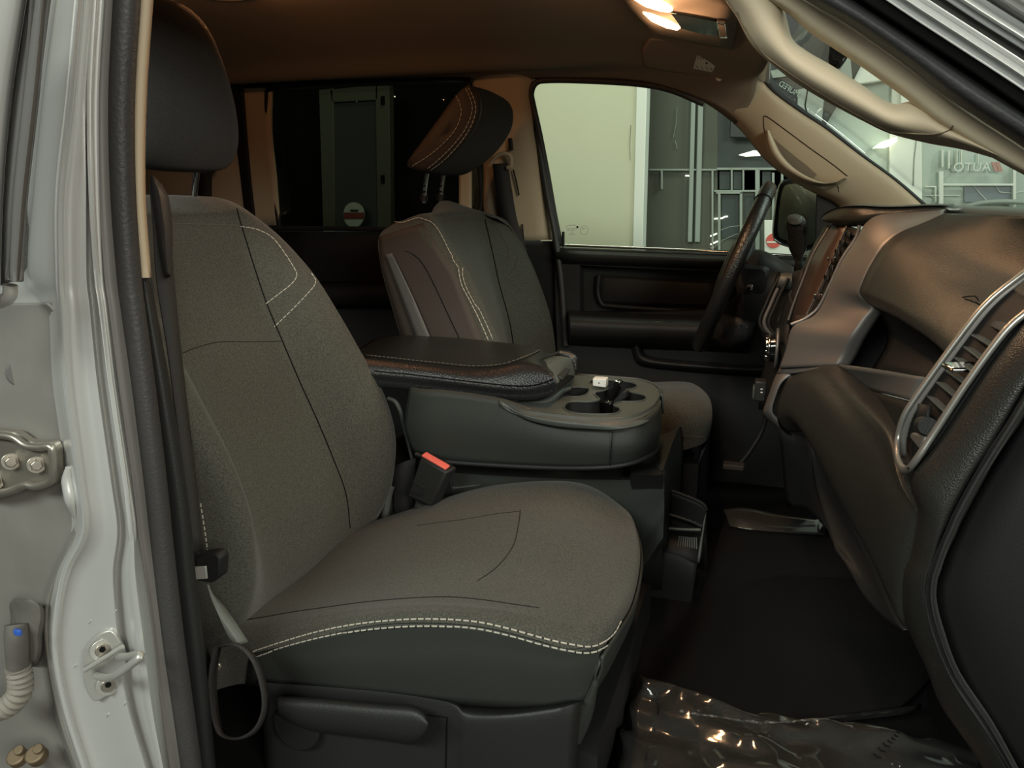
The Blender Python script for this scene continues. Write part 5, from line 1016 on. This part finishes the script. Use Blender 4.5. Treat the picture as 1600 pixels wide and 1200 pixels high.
def lb(s, t):
    a, b, c, d = [Vector(x) for x in ((1092, 76), (1127, 82), (1083, 106), (1113, 112))]
    q = a.lerp(b, s).lerp(c.lerp(d, s), t); return onto(tvi, [(q.x, q.y)], .0028, 1)[0]
for i in range(7):
    s = .07+.13*i; line('label_line', [lb(s, .06), lb(s, .46)], .0006, 'rubber_grey', lab, 4)
for i in range(4): line('label_line', [lb(.08+.25*i, .78), lb(.08+.25*i+.15, .92)], .0006, 'rubber_grey', lab, 4)
disc('label_sign', lb(.55, .58), (0, -1, -1), .003, .0004, 'rubber_grey', lab, 8, 0)
slab('visor_hinge', onv([(1124, 68), (1131, 69), (1131, 72), (1124, 71)]), (0, -.004, -.004), 'plastic_dark', sv, .001)
tube('visor_edge', onv([(1157, 72), (1143, 97), (1129, 122)]), .003, 'headliner', sv)
disc('visor_clip', onv([(1124, 121)])[0], (0, -1, -.6), .008, .004, 'white_frame', sv, 14, .001)
dl = root('dome_lamp', PZ(345, -14, 1.24), 'lit amber dome lamp in the rear headliner', 'dome lamp')
disc('lamp_base', PZ(345, -16, 1.252), (0, 0, -1), .060, .008, 'tan', dl, 32, .003)
disc('lamp_lens', PZ(345, -16, 1.244), (0, 0, -1), .046, .008, 'lamp_warm_dim', dl, 32, .003, .04)
bulb('dome_light', PZ(345, -16, 1.220), 2.0, WARM, .02)
for u, v in ((1030, 8), (1040, 36)):
    p = PZ(u, v, 1.128); spot('map_light', p+Vector((0, 0, -.006)), p+Vector((.10, -.35, -1)), 3.2, (1.0, .58, .30), 160, .5, .012); bulb('map_glow', p+Vector((.01, .02, -.035)), .55, (1.0, .56, .30), .015)
mr = root('rear_view_mirror', (.10, .02, 1.06), 'black rear-view mirror behind the windshield seen through the grab handle', 'mirror')
loft('housing', [[Vector((.085+dx, y, 1.065+dz*s)) for dx, dz in ((-.012, -.030), (-.014, 0), (-.012, .030), (.006, .030), (.018, 0), (.006, -.030))] for y, s in ((-.13, .5), (-.12, .9), (-.05, 1), (.05, 1), (.12, .9), (.13, .5))], 'black_gloss', mr, 3, 3)
tube('mirror_stem', [Vector((.10, 0, 1.075)), Vector((.14, 0, 1.09)), Vector((.17, 0, 1.085))], .009, 'black_gloss', mr)
# ================================================================== OUTSIDE THE FAR WINDOWS
gr = box('ground', (0, 1.2, -.80), (14, 9, .06), 'asphalt', None, bevel=0); tag(gr, 'dark asphalt ground outside the truck', 'ground', kind='structure')
FY = 3.0
def quad(name, u0, v0, u1, v1, y, d, m, parent, bevel=.004):
    return slab(name, [P(u0, v0, y), P(u1, v0, y), P(u1, v1, y), P(u0, v1, y)], (0, d, 0), m, parent, bevel)
bw = box('building_wall', (.5, 3.45, 1.6), (11, .1, 4.8), 'carpet', None, bevel=0); tag(bw, 'dark building wall behind the shop front', 'wall', kind='structure')
cw = root('cream_wall', P(900, 400, 2.5), 'cream rendered wall outside the driver window', 'wall', kind='structure')
quad('wall_face', 760, -300, 1001, 880, 2.5, .10, 'cream', cw)
slab('corner_trim', [P(1005, -300, 2.49), P(1023, -300, 2.49), P(990, 880, 2.49), P(976, 880, 2.49)], (0, .12, 0), 'white_frame', cw, .004)
line('wall_crack', [P(986, 195, 2.497), P(984, 225, 2.497), P(985, 250, 2.497)], .0012, 'paint_dirty', cw)
fc = root('glass_facade', P(1250, 400, FY), 'grey green glazed shop front beyond the driver window', 'shop front', kind='structure')
quad('glass_pane', 1000, -500, 1122, 800, FY, .03, 'facade', fc)
quad('glass_pane', 1120, -500, 1345, 300, FY, .03, 'facade_dark', fc)
quad('glass_pane', 1120, 262, 1300, 780, FY, .03, 'facade', fc)
for a, b in ((1079, 1086), (1090, 1098)):
    slab('mullion', [P(a+4, 60, FY-.01), P(b+4, 60, FY-.01), P(b-4, 378, FY-.01), P(a-4, 378, FY-.01)], (0, -.03, 0), 'facade_line', fc, .003)
for u0, v0, u1, v1 in ((1015, 264, 1120, 267), (1120, 262, 1250, 266), (1116, 297, 1240, 300), (1033, 266, 1036, 296), (1142, 264, 1145, 300), (1160, 264, 1163, 300), (1180, 264, 1187, 390), (1206, 270, 1210, 390), (1122, 300, 1126, 400), (1156, 300, 1160, 400), (1119, 298, 1160, 303), (1220, 268, 1224, 340), (1112, 264, 1115, 400)):
    quad('window_bar', u0, v0, u1, v1, FY-.012, -.02, 'facade_line', fc, .002)
for u0, v0, u1, v1 in ((1124, 268, 1141, 296), (1146, 268, 1159, 296), (1191, 268, 1205, 296), (1128, 306, 1154, 372), (1164, 306, 1178, 360)):
    quad('window_pane', u0, v0, u1, v1, FY-.004, -.006, 'facade_dark', fc, .001)
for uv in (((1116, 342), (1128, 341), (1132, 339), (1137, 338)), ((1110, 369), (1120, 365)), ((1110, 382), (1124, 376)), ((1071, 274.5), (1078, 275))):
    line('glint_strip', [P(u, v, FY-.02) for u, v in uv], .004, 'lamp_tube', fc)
for L in ([(1112, 372), (1125, 360), (1142, 354), (1165, 352)], [(1112, 390), (1130, 375), (1150, 366), (1170, 364)], [(1058, 168), (1056, 195), (1052, 215)], [(1055, 220), (1058, 232)]):
    line('pale_arc', [P(u, v, FY-.01) for u, v in L], .0025, 'facade_line', fc)
ft = root('tube_reflection', P(1170, 240, 2.9), 'lit tube standing in for a lamp reflected in the shop front near the pillar', 'lamp')
slab('lit_tube', [P(1154, 242, 2.9), P(1178, 235, 2.9), P(1188, 236, 2.9), P(1188, 243, 2.9), P(1165, 244, 2.9)], (0, .03, 0), 'lamp_tube', ft, .002)  # glowing tube built for a lamp strip reflected in the glass
ns = root('no_entry_sign', P(1205, 400, 2.6), 'white board with a red round sign behind the steering wheel', 'sign')
quad('board', 1194, 344, 1240, 401, 2.6, .015, 'white_frame', ns)
disc('red_disc', P(1209, 376, 2.598), (0, -1, 0), .036, .004, 'red_sign', ns, 28, .001)
box('post', (P(1209, 376, 2.62).x, 2.625, -.15), (.04, .02, 1.25), 'white_frame', ns)
quad('white_bar', 1198, 377, 1220, 379.5, 2.592, .002, 'white_frame', ns, 0)
# seen through the windshield
quad('glass_pane', 1286, -500, 1405, 780, FY-.02, .03, 'facade_pale', fc)
col_ = slab('column', [P(1398, 0, FY-.06), P(1440, 0, FY-.06), P(1443, 780, FY-.06), P(1372, 780, FY-.06)], (0, .1, 0), 'white_frame', fc, .006)
line('column_groove', [P(1432, 215, FY-.062), P(1428, 250, FY-.062), P(1427, 290, FY-.062)], .003, 'facade_line', fc)
quad('glass_pane', 1436, -500, 2100, 780, FY-.01, .03, 'facade_pale', fc)
quad('blue_pane', 1506, 288, 1580, 316, FY-.02, -.004, 'blue_pane', fc, .001)
for u0, v0, u1, v1 in ((1466, 268, 1473, 330), (1472, 287, 1582, 290.5), (1581, 258, 1586, 330), (1445, 291, 1461, 293), (1460, 291, 1462, 316), (1445, 305, 1500, 306), (1493, 234, 1495, 262), (1500, 234, 1502, 262), (1470, 234, 1473, 262), (1480, 236, 1483, 264), (1526, 240, 1528, 258)):
    quad('window_bar', u0, v0, u1, v1, FY-.03, -.02, 'white_frame', fc, .002)
tube('parked_car_roof', [P(u, v, FY-.1) for u, v in ((1500, 326), (1530, 318), (1570, 315), (1620, 318), (1680, 326))], .012, 'facade_line', fc)
line('cable', [P(1520, 290, FY-.03), P(1532, 303, FY-.03), P(1544, 316, FY-.03)], .002, 'white_frame', fc)
line('cable', [P(1555, 290, FY-.03), P(1562, 300, FY-.03), P(1580, 302, FY-.03), P(1620, 296, FY-.03)], .002, 'white_frame', fc)
# reflection of a shop sign in the glass, built as solid reversed letters
sg = root('sign_reflection', P(1520, 275, FY-.06), 'reflection of pale shop lettering with red slashes, built as reversed letters beyond the windshield', 'sign')
s0 = P(1518.5, 261.5, FY-.06); un = (P(1519.5, 261.5, FY-.06)-s0).length
mt = Matrix.Translation(s0) @ Matrix.Rotation(math.pi/2, 4, 'X')
text('letters', 'OTUA', un*21, mt, 'white_frame', sg, .004)
for u in (1548, 1555):
    slab('red_slash', [P(u, 253, FY-.06), P(u+6, 253, FY-.06), P(u+12, 268, FY-.06), P(u+5, 268, FY-.06)], (0, -.006, 0), 'pink_sign', sg, .001)
# upper part of the front view: dark canopy, pale beam, columns, reversed print
cn = root('canopy', P(1260, 120, 2.9), 'dark canopy with a pale beam over the shop front', 'canopy', kind='structure')
slab('dark_soffit', [P(1150, -160, 2.88), P(1420, -160, 2.88), P(1350, 95, 2.88), P(1290, 196, 2.88), P(1230, 215, 2.88), P(1140, 215, 2.88)], (0, .04, 0), 'canopy', cn, .004)
slab('white_beam', [P(1347, 96, 2.9), P(1460, 60, 2.9), P(1460, 124, 2.9), P(1390, 124, 2.9), P(1345, 131, 2.9), P(1332, 128, 2.9)], (0, .06, 0), 'white_frame', cn, .004)
slab('white_post', [P(1407, 124, 2.9), P(1440, 124, 2.9), P(1437, 200, 2.9), P(1407, 200, 2.9)], (0, .06, 0), 'white_frame', cn, .004)
slab('pale_sign_board', [P(1192, 121, 2.86), P(1205, 110, 2.86), P(1226, 106, 2.86), P(1240, 118, 2.86), P(1195, 124, 2.86)], (0, .01, 0), 'facade_line', cn, .002)
slab('pale_post', [P(1246, 140, 2.86), P(1290, 130, 2.86), P(1284, 192, 2.86), P(1246, 172, 2.86)], (0, .01, 0), 'facade_line', cn, .002)
slab('grey_post', [P(1300, 50, 2.86), P(1328, 80, 2.86), P(1332, 124, 2.86), P(1318, 126, 2.86), P(1290, 92, 2.86)], (0, .01, 0), 'facade_line', cn, .002)
line('post_groove', [P(1262, 140, 2.857), P(1258, 165, 2.857), P(1262, 180, 2.857)], .003, 'seam', cn)
ps_ = root('text_reflection', P(1225, 140, 2.85), 'grey reversed lettering standing in for a reflection at the windshield edge', 'sign')
m2 = Matrix.Translation(P(1233, 139, 2.85)) @ Matrix.Rotation(math.pi/2, 4, 'X') @ Matrix.Rotation(-.55, 4, 'Z') @ Matrix.Scale(-1, 4, Vector((1, 0, 0)))
text('letters', 'MUFED', un*13, m2, 'facade_pale', ps_, .002)  # reflection of a dash label in the windshield, built as solid letters
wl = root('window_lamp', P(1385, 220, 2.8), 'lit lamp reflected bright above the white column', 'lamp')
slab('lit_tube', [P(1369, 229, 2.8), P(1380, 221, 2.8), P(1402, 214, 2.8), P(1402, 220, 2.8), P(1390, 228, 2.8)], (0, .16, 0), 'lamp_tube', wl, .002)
# behind the rear door window
gd = root('glazed_door', P(555, 400, 3.0), 'greenish framed glass door in the dark beyond the rear window', 'door')
for q in (((498, 140), (520, 138), (524, 375), (505, 375)), ((586, 130), (608, 128), (611, 380), (590, 380)), ((515, 140), (590, 132), (590, 156), (518, 160))):
    slab('door_frame', [P(u, v, 3.0) for u, v in q], (0, .06, 0), 'facade', gd, .004)
slab('door_glass', [P(516, 150, 3.03), P(590, 145, 3.03), P(592, 380, 3.03), P(518, 380, 3.03)], (0, .01, 0), 'facade_dark', gd, 0)
for u in (514, 600): box('door_stile', (P(u, 378, 3.03).x, 3.03, -.05), (.05, .05, 1.45), 'facade', gd)
for v in (157, 280): box('hinge', P(598, v, 2.99), (.02, .02, .05), 'seam', gd)
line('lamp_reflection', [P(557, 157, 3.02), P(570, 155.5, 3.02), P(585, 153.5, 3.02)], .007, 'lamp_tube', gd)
dot = disc('pilot_light', P(617, 151, 2.9), (0, -1, 0), .004, .003, 'lamp_tube', gd, 10, 0)
em = root('round_badge_sign', P(552, 335, 2.9), 'small white and red round sign behind the rear window', 'sign')
bo_ = spl([Vector((u, v, 0)) for u, v in ((540, 322), (552, 316), (565, 322), (569, 337), (564, 350), (553, 357), (541, 350), (536, 337))], 3, True)
slab('sign_face', [P(p.x, p.y, 2.9) for p in bo_], (0, .01, 0), 'facade_pale', em, .002)
slab('sign_band', [P(537, 332, 2.898), P(569, 332, 2.898), P(569, 342, 2.898), P(537, 342, 2.898)], (0, -.004, 0), 'badge_red', em, .001)
line('sign_mark', [P(548, 329, 2.895), P(559, 329, 2.895)], .006, 'seam', em)
